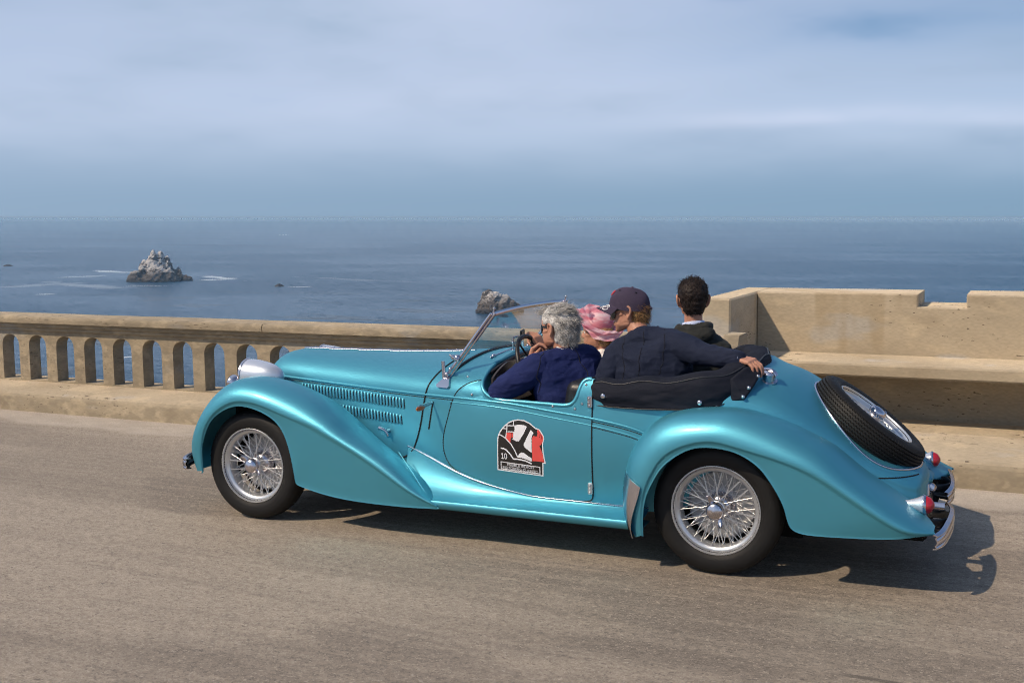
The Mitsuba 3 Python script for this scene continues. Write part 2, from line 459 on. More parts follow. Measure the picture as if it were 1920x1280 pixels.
rock("sea_rock", (296, 527), [(-5, 0, 43, 15), (4, 2, 41, 15), (13, 1, 35, 12), (-17, 0, 29, 12), (-28, -3, 15, 14), (27, 3, 20, 10), (36, 2, 10, 10), (-2, -8, 24, 21), (14, -8, 17, 17)], 3, "tall pale sea stack standing alone in the water at left", rough=0.62, taper=0.34)
rock("sea_rock", (934, 586), [(-8, 0, 21, 13), (-2, 1, 20, 14), (6, 0, 17, 14), (13, 1, 12, 11), (-4, -5, 18, 13), (3, -6, 14, 13)], 8, "low rounded dark rock in the sea behind the windscreen", rough=0.75, taper=0.25)
rock("sea_rock", (523, 537), [(0, 0, 3.6, 6), (3, 0, 2.8, 4)], 5, "small black rock awash right of the pale sea stack", "wet_rock", 0.35)
rock("sea_rock", (15, 499), [(0, 0, 3.6, 9)], 6, "tiny black rock far out at the left edge", "wet_rock", 0.3)


# ---------------------------------------------------------------- road, pavement with its kerb face, deck
KERB_Y, STEP = 8.12, 0.165
put("road", (np.array([[-90, -14, 0], [60, -14, 0], [60, KERB_Y + 0.05, 0], [-90, KERB_Y + 0.05, 0]]), np.array([[0, 1, 2, 3]])), "asphalt", kind="structure")
put("bridge_deck", cbox(-90, 60, -14.3, 9.15, -1.1, -0.012, 0.005), "concrete", kind="structure")
xs = np.linspace(-60, 30, 700)
prof = np.array([[KERB_Y, -0.01], [KERB_Y + 0.004, 0.05], [KERB_Y + 0.008, 0.10], [KERB_Y + 0.012, 0.135], [KERB_Y + 0.022, STEP - 0.012], [KERB_Y + 0.045, STEP - 0.003], [KERB_Y + 0.09, STEP], [8.45, STEP + 0.004], [9.08, STEP + 0.01], [9.09, -0.01]])
g = np.empty((len(xs), len(prof), 3))
g[..., 0], g[..., 1], g[..., 2] = xs[:, None], prof[None, :, 0], prof[None, :, 1]
wob = meshkit.fbm(np.stack([g[..., 0] * 1.7, g[..., 1] * 2, g[..., 2] * 9], -1), 4, 2) - 0.5
g[:, 1:6, 1] += 0.016 * wob[:, 1:6]
g[:, 3:8, 2] += 0.008 * wob[:, 3:8]
put("pavement", sheet(g[::-1], 0.02), "kerb_concrete", 40, kind="structure")
AL0, AL1 = -2.20, 2.55        # the bench alcove
put("pavement", cbox(AL0 - 0.3, AL1 + 0.3, 9.06, 9.95, -0.6, STEP + 0.006, 0.004), "concrete", kind="structure")

# ---------------------------------------------------------------- balustrade
PIT, OPEN, X_FIRST = 0.3985, 0.25, -10.217
W0, W1 = 8.75, 8.90            # wall faces


def balustrade(key, x0, x1, label):
    thing(key, label, "balustrade", None)
    m = "weathered_concrete"
    put(key + "__plinth", cbox(x0, x1, W0 - 0.002, W1 + 0.002, STEP - 0.02, 0.204, 0.001), m)
    k0, k1 = math.ceil((x0 + 0.1 - X_FIRST) / PIT), math.floor((x1 - 0.1 - OPEN - X_FIRST) / PIT)
    wall = shapely.box(x0, 0.5705, x1, 0.742)
    r = OPEN / 2
    for k in range(k0, k1 + 1):
        a = X_FIRST + k * PIT
        arch = [(a, 0.5), (a, 0.575)] + [(a + r - r * math.cos(t), 0.575 + 0.118 * math.sin(t) ** 0.9) for t in np.linspace(0, math.pi, 17)[1:-1]] + [(a + OPEN, 0.575), (a + OPEN, 0.5)]
        wall = wall.difference(shapely.Polygon(arch))
    q = trimesh.util.concatenate([trimesh.creation.extrude_polygon(p, W1 - W0, engine="earcut") for p in getattr(wall, "geoms", [wall])])
    q.apply_transform(np.array([[1, 0, 0, 0], [0, 0, -1, W1], [0, 1, 0, 0], [0, 0, 0, 1.0]]))
    put(key + "__arcade", outward(q), m, 30)
    rng = np.random.default_rng(5)
    edges = [x0] + [v for k in range(k0, k1 + 1) for v in (X_FIRST + k * PIT, X_FIRST + k * PIT + OPEN)] + [x1]
    for a, b in zip(edges[::2], edges[1::2]):
        j = rng.uniform(-0.003, 0.003, 2)
        put(key + "__baluster", cbox(a, b, W0 + 0.0004 * j[0], W1, 0.204, 0.5703, 0.0012), m)
    put(key + "__moulding", cbox(x0, x1, W0 - 0.035, W1 + 0.035, 0.7425, 0.782, 0.006), m)
    put(key + "__moulding", cbox(x0, x1, W0 - 0.065, W1 + 0.065, 0.7822, 0.832, 0.008), m)
    cuts = [x0] + [c for c in (-38.4, -32.1, -25.8, -19.5, -13.0, -6.62, 8.2, 14.5) if x0 < c < x1] + [x1]
    for a, b in zip(cuts[:-1], cuts[1:]):
        n = max(12, int((b - a) / 0.08))
        xx = np.linspace(a + (0.004 if a != x0 else 0), b - (0.004 if b != x1 else 0), n)
        sec = np.array([[W0 - 0.12, 0.8325], [W0 - 0.123, 0.865], [W0 - 0.120, 0.890], [W0 - 0.105, 0.905], [W0 - 0.08, 0.909], [8.82, 0.916], [W1 + 0.09, 0.909], [W1 + 0.115, 0.895], [W1 + 0.12, 0.8325]])
        l = np.empty((n, len(sec), 3))
        l[..., 0], l[..., 1], l[..., 2] = xx[:, None], sec[None, :, 0], sec[None, :, 1]
        e = meshkit.fbm(np.stack([l[..., 0] * 2, l[..., 1] * 3, l[..., 2] * 8], -1), 4, 9) - 0.5
        l[..., 1] += 0.006 * e
        l[:, 2:8, 2] += 0.007 * e[:, 2:8]
        put(key + "__cap_segment", loft(l), m, 40)


balustrade("balustrade", -42.0, AL0 + 0.02, "long concrete balustrade with arched openings along the bridge")
# rounded end of the rail against the alcove
e = trimesh.creation.extrude_polygon(shapely.box(-0.17, 0.0, 0.17, 0.66).union(shapely.Point(0, 0.66).buffer(0.17, 24)).intersection(shapely.box(-0.17, 0, 0.17, 0.775)), 0.12)
e.apply_transform(np.array([[0, 0, 1, AL0 + 0.02], [1, 0, 0, W0 + 0.05], [0, 1, 0, STEP], [0, 0, 0, 1.0]]))
put("balustrade__end_block", outward(e), "weathered_concrete", 30)

# ---------------------------------------------------------------- alcove with its bench
thing("bench_alcove", "tan concrete lookout alcove with long bench and notched parapet", "parapet")
TOP, YB, YT = 1.205, 9.91, 10.55
XN0, XN1 = -0.852, -0.475        # the notch
wall = shapely.box(AL0, STEP, AL1, TOP).difference(shapely.box(XN0, TOP - 0.108, XN1, TOP + 1))
for xk in (1.55,):
    wall = wall.difference(shapely.box(xk, TOP - 0.108, xk + 0.38, TOP + 1))


def slab(poly, y0, y1, c):
    """A polygon in x-z as an upright slab with chamfered faces."""
    a = np.array(poly.exterior.coords)[:-1]
    inner = poly.buffer(-c, join_style="mitre")
    b = np.array(inner.exterior.coords)[:-1]
    if len(a) == len(b):
        k = np.argmin(np.linalg.norm(b - a[0], axis=1))
        b = np.roll(b, -k, 0)
        if np.linalg.norm(b[1] - a[1]) > 3 * c:
            b = np.roll(b[::-1], 1, 0)
        secs = [np.column_stack([q[:, 0], np.full(len(q), y), q[:, 1]]) for q, y in ((b, y0), (a, y0 + c), (a, y1 - c), (b, y1))]
        n, m = 4, len(a)
        v = np.vstack(secs)
        q = quads(n, m, True)
        tri = trimesh.creation.triangulate_polygon(inner, engine="earcut")
        tv, tf = tri
        idx = np.array([np.argmin(np.linalg.norm(b - p, axis=1)) for p in tv])
        f = np.vstack([q[:, [0, 1, 2]], q[:, [0, 2, 3]], idx[tf], idx[tf][:, ::-1] + 3 * m])
        mm = trimesh.Trimesh(v, f, process=False)
        trimesh.repair.fix_normals(mm)
        return outward(mm)
    q = trimesh.creation.extrude_polygon(poly, y1 - y0, engine="earcut")
    q.apply_transform(np.array([[1, 0, 0, 0], [0, 0, -1, y1], [0, 1, 0, 0], [0, 0, 0, 1.0]]))
    return outward(q)


put("bench_alcove__back_wall", slab(wall, YB, YT, 0.012), "concrete", 20)
SIDE_Y = 8.955
for x0, x1 in ((AL0 - 0.235, AL0 - 0.0005), (AL1 + 0.0005, AL1 + 0.235)):
    put("bench_alcove__side_wall", cbox(x0, x1, SIDE_Y, YT - 0.003, STEP - 0.1, TOP + 0.001, 0.014), "concrete")
put("bench_alcove__seat", cbox(AL0 + 0.001, AL1 - 0.001, 9.20, YB - 0.001, 0.585, 0.688, 0.014), "concrete", label="wide concrete bench seat slab")
put("bench_alcove__base_wall", cbox(AL0 + 0.001, AL1 - 0.001, 9.76, YB - 0.003, STEP, 0.584, 0.004), "concrete")
balustrade("balustrade_001", AL1 - 0.02 + 0.04, 20.0, "concrete balustrade beyond the far end of the bench alcove")
# ---------------------------------------------------------------- the car: body surface as a function of u (forward), v (left), w (up)
_U = [-0.985, -0.96, -0.90, -0.80, -0.68, -0.58, -0.47, -0.38, -0.28, -0.15, 0.0, 0.2, 0.7, 1.2, 1.32, 1.40, 1.5, 1.6, 1.85, 2.3, 2.7, 3.0, 3.1, 3.17, 3.22, 3.26]
_WT = [.46, .50, .545, .61, .69, .775, .865, .93, .985, 1.03, 1.12, 1.25, 1.25, 1.25, 1.13, 1.062, 1.055, 1.048, 1.028, 1.010, 1.006, 1.004, .99, .95, .89, .80]
_WB = [.40, .41, .43, .48, .54, .61, .685, .745, .79, .825, .84, .84, .84, .845, .848, .85, .85, .845, .828, .828, .835, .845, .84, .82, .79, .73]
_VB = [.10, .22, .29, .345, .40, .435, .47, .50, .53, .56, .59, .625, .67, .69, .685, .675, .655, .63, .56, .43, .345, .29, .265, .23, .18, .10]
_VL = [.08, .18, .24, .29, .33, .36, .39, .42, .45, .48, .52, .57, .65, .665, .66, .655, .64, .62, .555, .43, .345, .29, .265, .23, .18, .10]
f_wt, f_wb, f_vb, f_vl = (PchipInterpolator(_U, y) for y in (_WT, _WB, _VB, _VL))
W0_BODY, N_TOP = 0.27, 2.25


def body_v(u, w):
    """Half-width of the body at (u, w)."""
    u, w = np.asarray(u, float), np.asarray(w, float)
    wb, wt, vb, vl = f_wb(u), f_wt(u), f_vb(u), f_vl(u)
    t = np.clip((w - W0_BODY) / (wb - W0_BODY), 0, 1)
    low = vl + (vb - vl) * np.sin(t * np.pi / 2) + 0.018 * np.sin(t * np.pi)
    y = np.clip((w - wb) / (wt - wb), 0, 1)
    return np.where(w <= wb, low, vb * (1 - y ** N_TOP) ** (1 / N_TOP))


def body_w(u, v):
    """Height of the body's top at (u, v)."""
    x = np.clip(np.abs(v) / f_vb(u), 0, 1)
    return f_wb(u) + (f_wt(u) - f_wb(u)) * (1 - x ** N_TOP) ** (1 / N_TOP)


def body_section(u, n1=22, n2=40, inset=0.0):
    w = np.concatenate([np.linspace(W0_BODY, f_wb(u), n1)[:-1]])
    ph = np.linspace(0, np.pi / 2, n2)
    v2 = f_vb(u) * np.cos(ph) ** (2 / N_TOP)
    w2 = f_wb(u) + (f_wt(u) - f_wb(u)) * np.sin(ph) ** (2 / N_TOP)
    v, w = np.concatenate([body_v(u, w), v2]), np.concatenate([w, w2])
    half = np.column_stack([np.full(len(v), u), v, w])
    other = half[::-1][1:] * [1, -1, 1]
    return np.vstack([half, other])


us = np.concatenate([np.linspace(-0.985, -0.94, 8)[:-1], np.linspace(-0.94, 3.05, 170)[:-1], np.linspace(3.05, 3.26, 22)])
shell = man(loft([body_section(u) for u in us]))


def prism_v(pts, v0, v1):
    """A polygon in (u, w) extruded along v."""
    q = trimesh.creation.extrude_polygon(shapely.Polygon(pts).buffer(0), v1 - v0, engine="earcut")
    q.apply_transform(np.array([[1, 0, 0, 0], [0, 0, 1, v0], [0, 1, 0, 0], [0, 0, 0, 1.0]]))
    return man(outward(q))


def prism_w(pts, w0, w1):
    q = trimesh.creation.extrude_polygon(shapely.Polygon(pts).buffer(0), w1 - w0, engine="earcut")
    q.apply_transform(np.array([[1, 0, 0, 0], [0, 1, 0, 0], [0, 0, 1, w0], [0, 0, 0, 1.0]]))
    return man(outward(q))


CUT = smooth_path([(1.392, 1.06), (1.390, 0.975), (1.382, 0.93), (1.362, 0.895), (1.325, 0.866), (1.27, 0.849), (1.19, 0.845), (1.05, 0.842), (0.92, 0.838), (0.855, 0.838), (0.818, 0.85), (0.795, 0.88), (0.780, 0.925), (0.764, 0.965), (0.742, 0.984), (0.715, 0.986)], 90)
opening = np.vstack([[(1.392, 1.5)], CUT, [(0.70, 0.986), (0.70, 0.955), (0.2, 0.955), (-0.08, 0.97), (-0.13, 1.5)]])
shell = shell - prism_v(opening, -1, 1)
uu = np.linspace(-0.08, 1.36, 40)
plan = np.vstack([np.column_stack([uu, body_v(uu, 0.84) - 0.045]), np.column_stack([uu, -(body_v(uu, 0.84) - 0.045)])[::-1]])
shell = shell - prism_w(plan, 0.40, 1.6)
shell = shell - m3.Manifold(m3.Mesh(np.asarray(cbox(1.30, 1.85, -0.50, 0.50, 0.40, 0.86, 0.04).vertices, np.float32), np.asarray(cbox(1.30, 1.85, -0.50, 0.50, 0.40, 0.86, 0.04).faces, np.uint32)))
# the bonnet is cut off along a seam that leans back towards the top
SEAM = smooth_path([(1.70, 1.10), (1.705, 1.06), (1.712, 1.02), (1.735, 0.965), (1.77, 0.892), (1.80, 0.779), (1.826, 0.643), (1.862, 0.541), (1.90, 0.481), (1.96, 0.44), (2.05, 0.42), (2.2, 0.41)], 60)
front = prism_v(np.vstack([SEAM, [(2.2, 0.2), (3.5, 0.2), (3.5, 1.3), (1.70, 1.3)]]), -1, 1)
nose = prism_v([(3.085, 0.2), (3.5, 0.2), (3.5, 1.3), (3.03, 1.3)], -1, 1)
bonnet = (shell ^ front) - nose
body = shell - front
radiator = shell ^ nose

CAR = thing("roadster", "turquoise open-top vintage roadster carrying four people along the bridge road", "car")


def part(name, mesh, bsdf, smooth=False, label=None, both=False, kind=None):
    key = put(f"{CAR}__{name}", mesh, bsdf, smooth, "car", label, kind=kind)
    if both:
        put(f"{CAR}__{name}", mirror(mesh), bsdf, smooth, "car", label, kind=kind)
    return key[len(CAR) + 2:]


part("body", body, "paint", 35)
part("bonnet", bonnet, "paint", 35, "long turquoise bonnet with chrome hinge strip")
part("radiator_shell", radiator, "paint", 35)
part("chassis", join([cbox(-0.85, 3.25, s * 0.30 - 0.05, s * 0.30 + 0.05, 0.20, 0.34, 0.01) for s in (-1, 1)] + [cbox(-0.9, 3.2, -0.5, 0.5, 0.26, 0.30, 0.01), cbox(2.86, 3.02, -0.62, 0.62, 0.30, 0.36, 0.02), cbox(-0.06, 0.06, -0.62, 0.62, 0.30, 0.38, 0.02)]), "dark_void")


def on_body(u, w, lift=0.0, side=1):
    """Points on the body's side, lifted off it."""
    u, w = np.broadcast_arrays(np.asarray(u, float), np.asarray(w, float))
    v = body_v(u, w)
    e = 0.004
    du = (body_v(u + e, w) - body_v(u - e, w)) / (2 * e)
    dw = (body_v(u, w + e) - body_v(u, w - e)) / (2 * e)
    n = np.stack([-du, np.ones_like(du), -dw], -1)
    n /= np.linalg.norm(n, axis=-1, keepdims=True)
    p = np.stack([u, v, w], -1) + n * np.asarray(lift)[..., None]
    return p * [1, side, 1]


def conform(poly, lift, thick, res=0.03, side=1):
    """A polygon in (u, w) as a plate that follows the body's side."""
    ms = []
    for g in getattr(poly, "geoms", [poly]):
        if g.is_empty or g.area < 1e-7:
            continue
        m = trimesh.creation.extrude_polygon(g.segmentize(res), 1.0, engine="earcut")
        v, f = m.vertices, m.faces
        # split long triangles of the two faces only in (u, w)
        for _ in range(8):
            e = v[f][:, [1, 2, 0], :2] - v[f][:, [0, 1, 2], :2]
            long = np.linalg.norm(e, axis=2).max(1) > res
            if not long.any():
                break
            v, f = trimesh.remesh.subdivide(v, f)
            if len(f) > 40000:
                break
        top = v[:, 2]
        p = on_body(v[:, 0], v[:, 1], lift + (top - 1) * thick, side)
        ms.append(outward((p, f)))
    return join(ms)


# seams and the edge roll of the cockpit
seam_w = SEAM[SEAM[:, 1] < 1.04]
part("bonnet_seam", tube(on_body(seam_w[:, 0], seam_w[:, 1], 0.001), 0.0055, 6), "seam", 40, both=True)
roll = CUT[(CUT[:, 1] < 1.03)]
part("cockpit_edge", tube(np.vstack([on_body(roll[:, 0], roll[:, 1], -0.006)]), 0.013, 8), "paint", 50, both=True)
arc = np.linspace(-1, 1, 41)
top_v = arc * body_v(1.392, 1.02)
part("cockpit_edge", tube(np.column_stack([1.392 - 0.045 * (1 - arc ** 2), top_v, body_w(1.392, top_v) - 0.004]), 0.014, 8), "paint", 50)

# belt moulding with a dark line beneath it
belt = smooth_path([(3.02, 0.842), (2.7, 0.834), (2.30, 0.826), (1.80, 0.828), (1.56, 0.832), (1.22, 0.826), (1.0, 0.803), (0.82, 0.782), (0.72, 0.770), (0.58, 0.748), (0.43, 0.712), (0.36, 0.68)], 110)
for o, r, m, nm in ((0.006, 0.0095, "paint", "belt_moulding"), (-0.010, 0.0035, "seam", "moulding_line"), (-0.022 , 0.006, "paint", "belt_moulding"), (-0.031, 0.003, "seam", "moulding_line")):
    w = belt[:, 1] + o - np.clip((1.3 - belt[:, 0]) / 0.9, 0, 1) * (0.016 if o < -0.015 else 0.0)
    keep = slice(None) if o > -0.02 else belt[:, 0] < 1.62
    part(nm, tube(on_body(belt[keep, 0], w[keep], -0.002), r, 8), m, 60, both=True)

# door
DOOR = smooth_path([(0.702, 0.984), (0.702, 0.86), (0.702, 0.6), (0.702, 0.36), (0.712, 0.318), (0.80, 0.305), (1.0, 0.308), (1.2, 0.327), (1.45, 0.372), (1.54, 0.404), (1.60, 0.44), (1.632, 0.49), (1.645, 0.553), (1.635, 0.632), (1.605, 0.731), (1.571, 0.831), (1.526, 0.891), (1.45, 0.932), (1.392, 0.945)], 160)
door = shapely.Polygon(DOOR.tolist() + [(1.3, 1.0), (0.9, 1.0)]).buffer(0)
door = door.intersection(shapely.Polygon(np.vstack([[(1.385, 0.0)], [(1.70, 0.0), (1.70, 1.0)], [(1.39, 1.0)], CUT[CUT[:, 1] < 0.99] + [0, -0.012], [(0.69, 0.975), (0.69, 0.0)]])).buffer(0)).buffer(-0.001)
if door.geom_type != "Polygon":
    door = max(door.geoms, key=lambda g: g.area)
for s in (1, -1):
    d = part("door", conform(door, 0.0025, 0.012, 0.04, s), "paint", 35)
    rim = DOOR
    put(f"{CAR}__{d}__gap", tube(on_body(rim[:, 0], rim[:, 1], 0.0008, s), 0.0042, 6), "seam", 60, "car")
    for w in (0.865, 0.385):
        h = on_body(0.702 + 0.012, w, 0.010, s)
        put(f"{CAR}__{d}__hinge", moved(join([cbox(-0.014, 0.014, -0.006, 0.006, -0.032, 0.032, 0.004)] + [spheroid((0, 0.007 * s, z), 0.0055, 1) for z in (-0.02, 0, 0.02)]), trimesh.transformations.translation_matrix(h)), "chrome" if w > 0.5 else "silver", 30, "car")

# small snaps and screws round the cockpit
for u, w in ((1.50, 0.953), (1.435, 0.866), (0.742, 0.955), (0.80, 0.822), (0.93, 0.83), (0.76, 0.852)):
    part("fastener", spheroid(on_body(u, w, 0.003), (0.008, 0.005, 0.008), 1), "chrome", True)

# bonnet furniture: hinge strip, louvres, handle
hinge = np.linspace(1.74, 3.04, 60)
part("hinge_strip", tube(np.column_stack([hinge, 0 * hinge, f_wt(hinge) + 0.004]), 0.010, 8, flat=(1.2, 0.8)), "chrome", 50)
part("hinge_rivets", join([spheroid((u, 0, f_wt(u) + 0.012), (0.006, 0.007, 0.004), 1) for u in np.arange(1.8, 3.0, 0.072)]), "chrome", True, kind="stuff")


def louvre(u, w0, w1, side):
    k, t = 7, np.linspace(0, 1, 9)
    c = np.linspace(0, np.pi, 7)
    g = np.empty((len(t), len(c), 3))
    for i, x in enumerate(t):
        b = math.sin(math.pi * min(max(x * 0.96 + 0.02, 0), 1)) ** 0.45
        uu = u + 0.010 * (x - 0.5) + 0.0072 * np.cos(c)
        ww = np.full(len(c), w0 + (w1 - w0) * x)
        lift = 0.0105 * b * np.sin(c) * (1 - 0.25 * np.cos(c)) - 0.001
        g[i] = on_body(uu, ww, lift, side)
    m = outward(sheet(g, 0.002))
    return m


for s in (1, -1):
    slots = []
    for w0, w1, u0, u1 in ((0.730, 0.795, 1.968, 2.83), (0.632, 0.694, 1.988, 2.66)):
        n = int(round((u1 - u0) / 0.0272)) + 1
        for k in range(n):
            u = u0 + 0.0272 * k
            wa, wb_ = w0 + 0.012 * (u - u0), w1 + 0.024 * (u - u0)
            put(f"{CAR}__bonnet__louvre", louvre(u, wa, wb_, s), "paint", 40, "car")
            ww = np.linspace(wa + 0.006, wb_ - 0.006, 5)
            slots.append(tube(on_body(u - 0.0088 + 0.010 * ((ww - wa) / (wb_ - wa) - 0.5), ww, 0.0015, s), 0.0030, 5))
    put(f"{CAR}__bonnet__louvre_slots", join(slots), "seam", True, "car", kind="stuff")
h = on_body(2.09, 0.585, 0.0)
for s in (1, -1):
    hh = h * [1, s, 1]
    put(f"{CAR}__bonnet__handle", join([tube(hh + np.array([[0, 0, 0], [0, s * 0.03, 0]]), 0.012, 10), tube(smooth_path(hh + np.array([[-0.012, s * 0.034, -0.028], [-0.006, s * 0.036, -0.008], [0.012, s * 0.038, 0.010], [0.045, s * 0.040, 0.020]]), 12), np.linspace(0.008, 0.013, 12), 8)]), "chrome", 50, "car")


# ---------------------------------------------------------------- wings
def resample(knots, n, k0=0.0):
    knots = np.asarray(knots, float)
    t = np.linspace(0, 1, len(knots))
    return np.stack([PchipInterpolator(t, knots[:, k])(np.linspace(0, 1, n)) for k in range(knots.shape[1])], 1)


def wing(S, K, B, I, n, step=0.008):
    """Crown line S, bead line K, lower edge B and inner edge I, each a list of matching (u, v, w) knots."""
    S, K, B, I = (np.stack([CubicSpline(np.linspace(0, 1, len(x)), np.asarray(x, float), bc_type="natural")(np.linspace(0, 1, n))[:, k] for k in range(3)], 1) for x in (S, K, B, I))
    rows = []
    ph = np.linspace(0, np.pi / 2, 18)
    for s, k, b, i in zip(S, K, B, I):
        inn = np.stack([s[0] + (i[0] - s[0]) * (1 - np.cos(ph)), s[1] + (i[1] - s[1]) * np.sin(ph), s[2] + (i[2] - s[2]) * (1 - np.cos(ph))], 1)[::-1]
        x = np.sin(ph) ** (2 / 2.1)
        y = 1 - np.cos(ph) ** (2 / 2.1)
        out = np.stack([s[0] + (k[0] - s[0]) * y, s[1] + (k[1] - s[1]) * x, s[2] + (k[2] - s[2]) * y], 1)[1:]
        t = np.concatenate([np.linspace(0.02, 0.18, 6), np.linspace(0.26, 0.97, 10), [1.0]])
        L = np.hypot(*(b - k)[[0, 2]])
        st = step * np.clip(L / 0.05, 0, 1)
        d = -st * (1 - np.exp(-(t * L / 0.010) ** 2)) + 0.35 * st * np.clip((t * L - L + 0.012) / 0.012, 0, 1)
        low = k + (b - k) * t[:, None]
        low[:, 1] += d
        rows.append(np.vstack([inn, out, low]))
    return np.array(rows)


def knots(v, *pts):
    return [(u, v if np.ndim(v) == 0 else vv, w) for (u, w), vv in zip(pts, v if np.ndim(v) else [0] * len(pts))]


FS = [(3.405, .60, .275), (3.442, .62, .38), (3.415, .63, .52), (3.300, .64, .705), (3.130, .64, .850), (2.926, .64, .884), (2.705, .645, .842), (2.50, .655, .768), (2.385, .665, .708), (2.308, .67, .664), (2.18, .68, .585), (1.966, .69, .478), (1.769, .70, .336), (1.612, .72, .222)]
FK = [(3.29, .80, .30), (3.29, .81, .43), (3.262, .82, .55), (3.18, .825, .668), (3.05, .825, .750), (2.925, .825, .770), (2.783, .825, .747), (2.60, .825, .692), (2.452, .825, .648), (2.36, .825, .61), (2.23, .825, .553), (1.99, .825, .430), (1.78, .82, .308), (1.606, .80, .232)]
FB = [(3.302, .80, .275), (3.296, .80, .40), (3.262, .81, .51), (3.19, .815, .632), (3.06, .815, .714), (2.93, .815, .731), (2.78, .815, .692), (2.645, .815, .572), (2.583, .815, .335), (2.535, .81, .262), (2.30, .81, .219), (2.0, .81, .204), (1.77, .805, .205), (1.602, .795, .212)]
FI = [(3.34, .36, .26), (3.36, .36, .34), (3.33, .35, .44), (3.22, .33, .56), (3.08, .32, .66), (2.92, .33, .70), (2.70, .37, .70), (2.50, .41, .66), (2.38, .45, .62), (2.30, .47, .58), (2.17, .50, .50), (1.96, .56, .36), (1.76, .60, .26), (1.61, .64, .20)]
fw = sheet(wing(FS, FK, FB, FI, 130), 0.006)
RS = [(.425, .70, .17), (.485, .715, .317), (.475, .715, .54), (.425, .71, .672), (.322, .70, .788), (.166, .685, .852), (-.017, .68, .870), (-.117, .675, .866), (-.235, .67, .840), (-.371, .66, .795), (-.467, .65, .752), (-.574, .64, .695), (-.70, .63, .592), (-.838, .63, .494), (-.933, .64, .428), (-1.0, .66, .382), (-1.062, .70, .347)]
RK = [(.372, .835, .20), (.372, .85, .33), (.350, .86, .455), (.300, .862, .566), (.235, .864, .648), (.13, .866, .708), (.02, .866, .735), (-.055, .866, .732), (-.14, .866, .715), (-.25, .866, .690), (-.36, .866, .662), (-.50, .864, .611), (-.65, .86, .525), (-.80, .855, .431), (-.89, .845, .380), (-.97, .825, .352), (-1.068, .76, .343)]
RB = [(.361, .83, .195), (.356, .845, .315), (.336, .852, .420), (.292, .855, .512), (.235, .857, .592), (.125, .858, .672), (.025, .858, .698), (-.065, .858, .695), (-.15, .858, .674), (-.235, .858, .624), (-.30, .858, .55), (-.372, .856, .42), (-.42, .852, .312), (-.60, .846, .296), (-.85, .83, .308), (-.97, .81, .328), (-1.07, .755, .340)]
RI = [(.42, .63, .17), (.45, .62, .30), (.44, .60, .46), (.40, .57, .60), (.31, .53, .70), (.16, .50, .76), (-.017, .47, .78), (-.117, .45, .77), (-.235, .42, .73), (-.371, .39, .66), (-.467, .37, .60), (-.574, .35, .52), (-.70, .33, .43), (-.838, .31, .38), (-.933, .36, .36), (-1.0, .45, .34), (-1.05, .60, .33)]
rw = sheet(wing(RS, RK, RB, RI, 150), 0.006)
part("front_wing", fw, "paint", 40, "front mudguard sweeping down behind the wheel", both=True)
part("rear_wing", rw, "paint", 40, "rear mudguard tapering to a low tail", both=True)

# sill between the wings
su = np.linspace(1.93, 0.40, 60)
wt_s = PchipInterpolator([0.35, 0.45, 0.73, 1.03, 1.2, 1.45, 1.55, 1.70, 1.80, 1.92, 2.0], [.285, .288, .297, .304, .325, .372, .398, .445, .475, .505, .515])(su)
ph = np.linspace(0, 1, 14)
rows = []
for u, wt in zip(su, wt_s):
    a = on_body(u, wt, 0.002)
    out = 0.792
    c = [[u, a[1] + (out - a[1]) * x ** 1.5, a[2] + (0.256 - a[2]) * math.sin(x * math.pi / 2) ** 0.9] for x in ph]
    c += [[u, out + 0.006, 0.246], [u, out + 0.005, 0.232], [u, out - 0.002, 0.215], [u, out - 0.02, 0.204], [u, out - 0.10, 0.202], [u, out - 0.20, 0.21]]
    rows.append(c)
part("sill", sheet(np.array(rows)[::-1], 0.006), "paint", 40, both=True)
bead = on_body(su, wt_s + 0.004, 0.004)
part("sill_bead", tube(bead, 0.0045, 6), "chrome", 60, both=True)
wb_ = CubicSpline(np.linspace(0, 1, len(FS)), np.array(FS))(np.linspace(0.82, 0.995, 30)) + [0.012, 0.012, 0.004]
part("wing_bead", tube(np.column_stack([np.linspace(1.93, 1.592, 30), np.linspace(0.665, 0.800, 30), PchipInterpolator([0, .3, .6, 1], [.494, .405, .31, .215])(np.linspace(0, 1, 30))]), 0.0028, 6), "paint", 60, both=True)
# dark wheel wells
for u0, u1, v0, w1 in ((2.55, 3.30, 0.44, 0.70), (-0.42, 0.37, 0.578, 0.72)):
    part("wheel_well", cbox(u0, u1, v0 - 0.01, v0, 0.2, w1, 0.002), "dark_void", both=True)
# stone guard of the rear wing
gs = np.array([(.494, .20), (.500, .317), (.490, .45), (.470, .545)])
gb = np.linspace(0, 1, 16)
cu = CubicSpline([0, .33, .7, 1], [.440, .488, .482, .458])(gb)
rows = []
for x in gb:
    p_s = np.array([CubicSpline([0, .4, .8, 1], [.428, .482, .482, .470])(x), 0.718, 0.185 + 0.345 * x])
    p_k = np.array([CubicSpline([0, .4, .8, 1], [.374, .376, .362, .352])(x), 0.862 + 0.004, 0.185 + 0.275 * x])
    wid = 0.96 if x < 0.75 else 0.96
    row = []
    for a in np.linspace(0.02, wid * (1 - 0.35 * (1 - x) ** 2), 10):
        q = a * np.pi / 2
        row.append(p_s + (p_k - p_s) * [1 - math.cos(q) ** 0.95, math.sin(q) ** 0.95, 1 - math.cos(q) ** 0.95])
    rows.append(row)
gr = np.array(rows)
nn = np.cross(np.gradient(gr, axis=0), np.gradient(gr, axis=1))
nn /= np.linalg.norm(nn, axis=-1, keepdims=True)
nn *= np.sign((nn * [1, 1, 0]).sum(-1, keepdims=True))
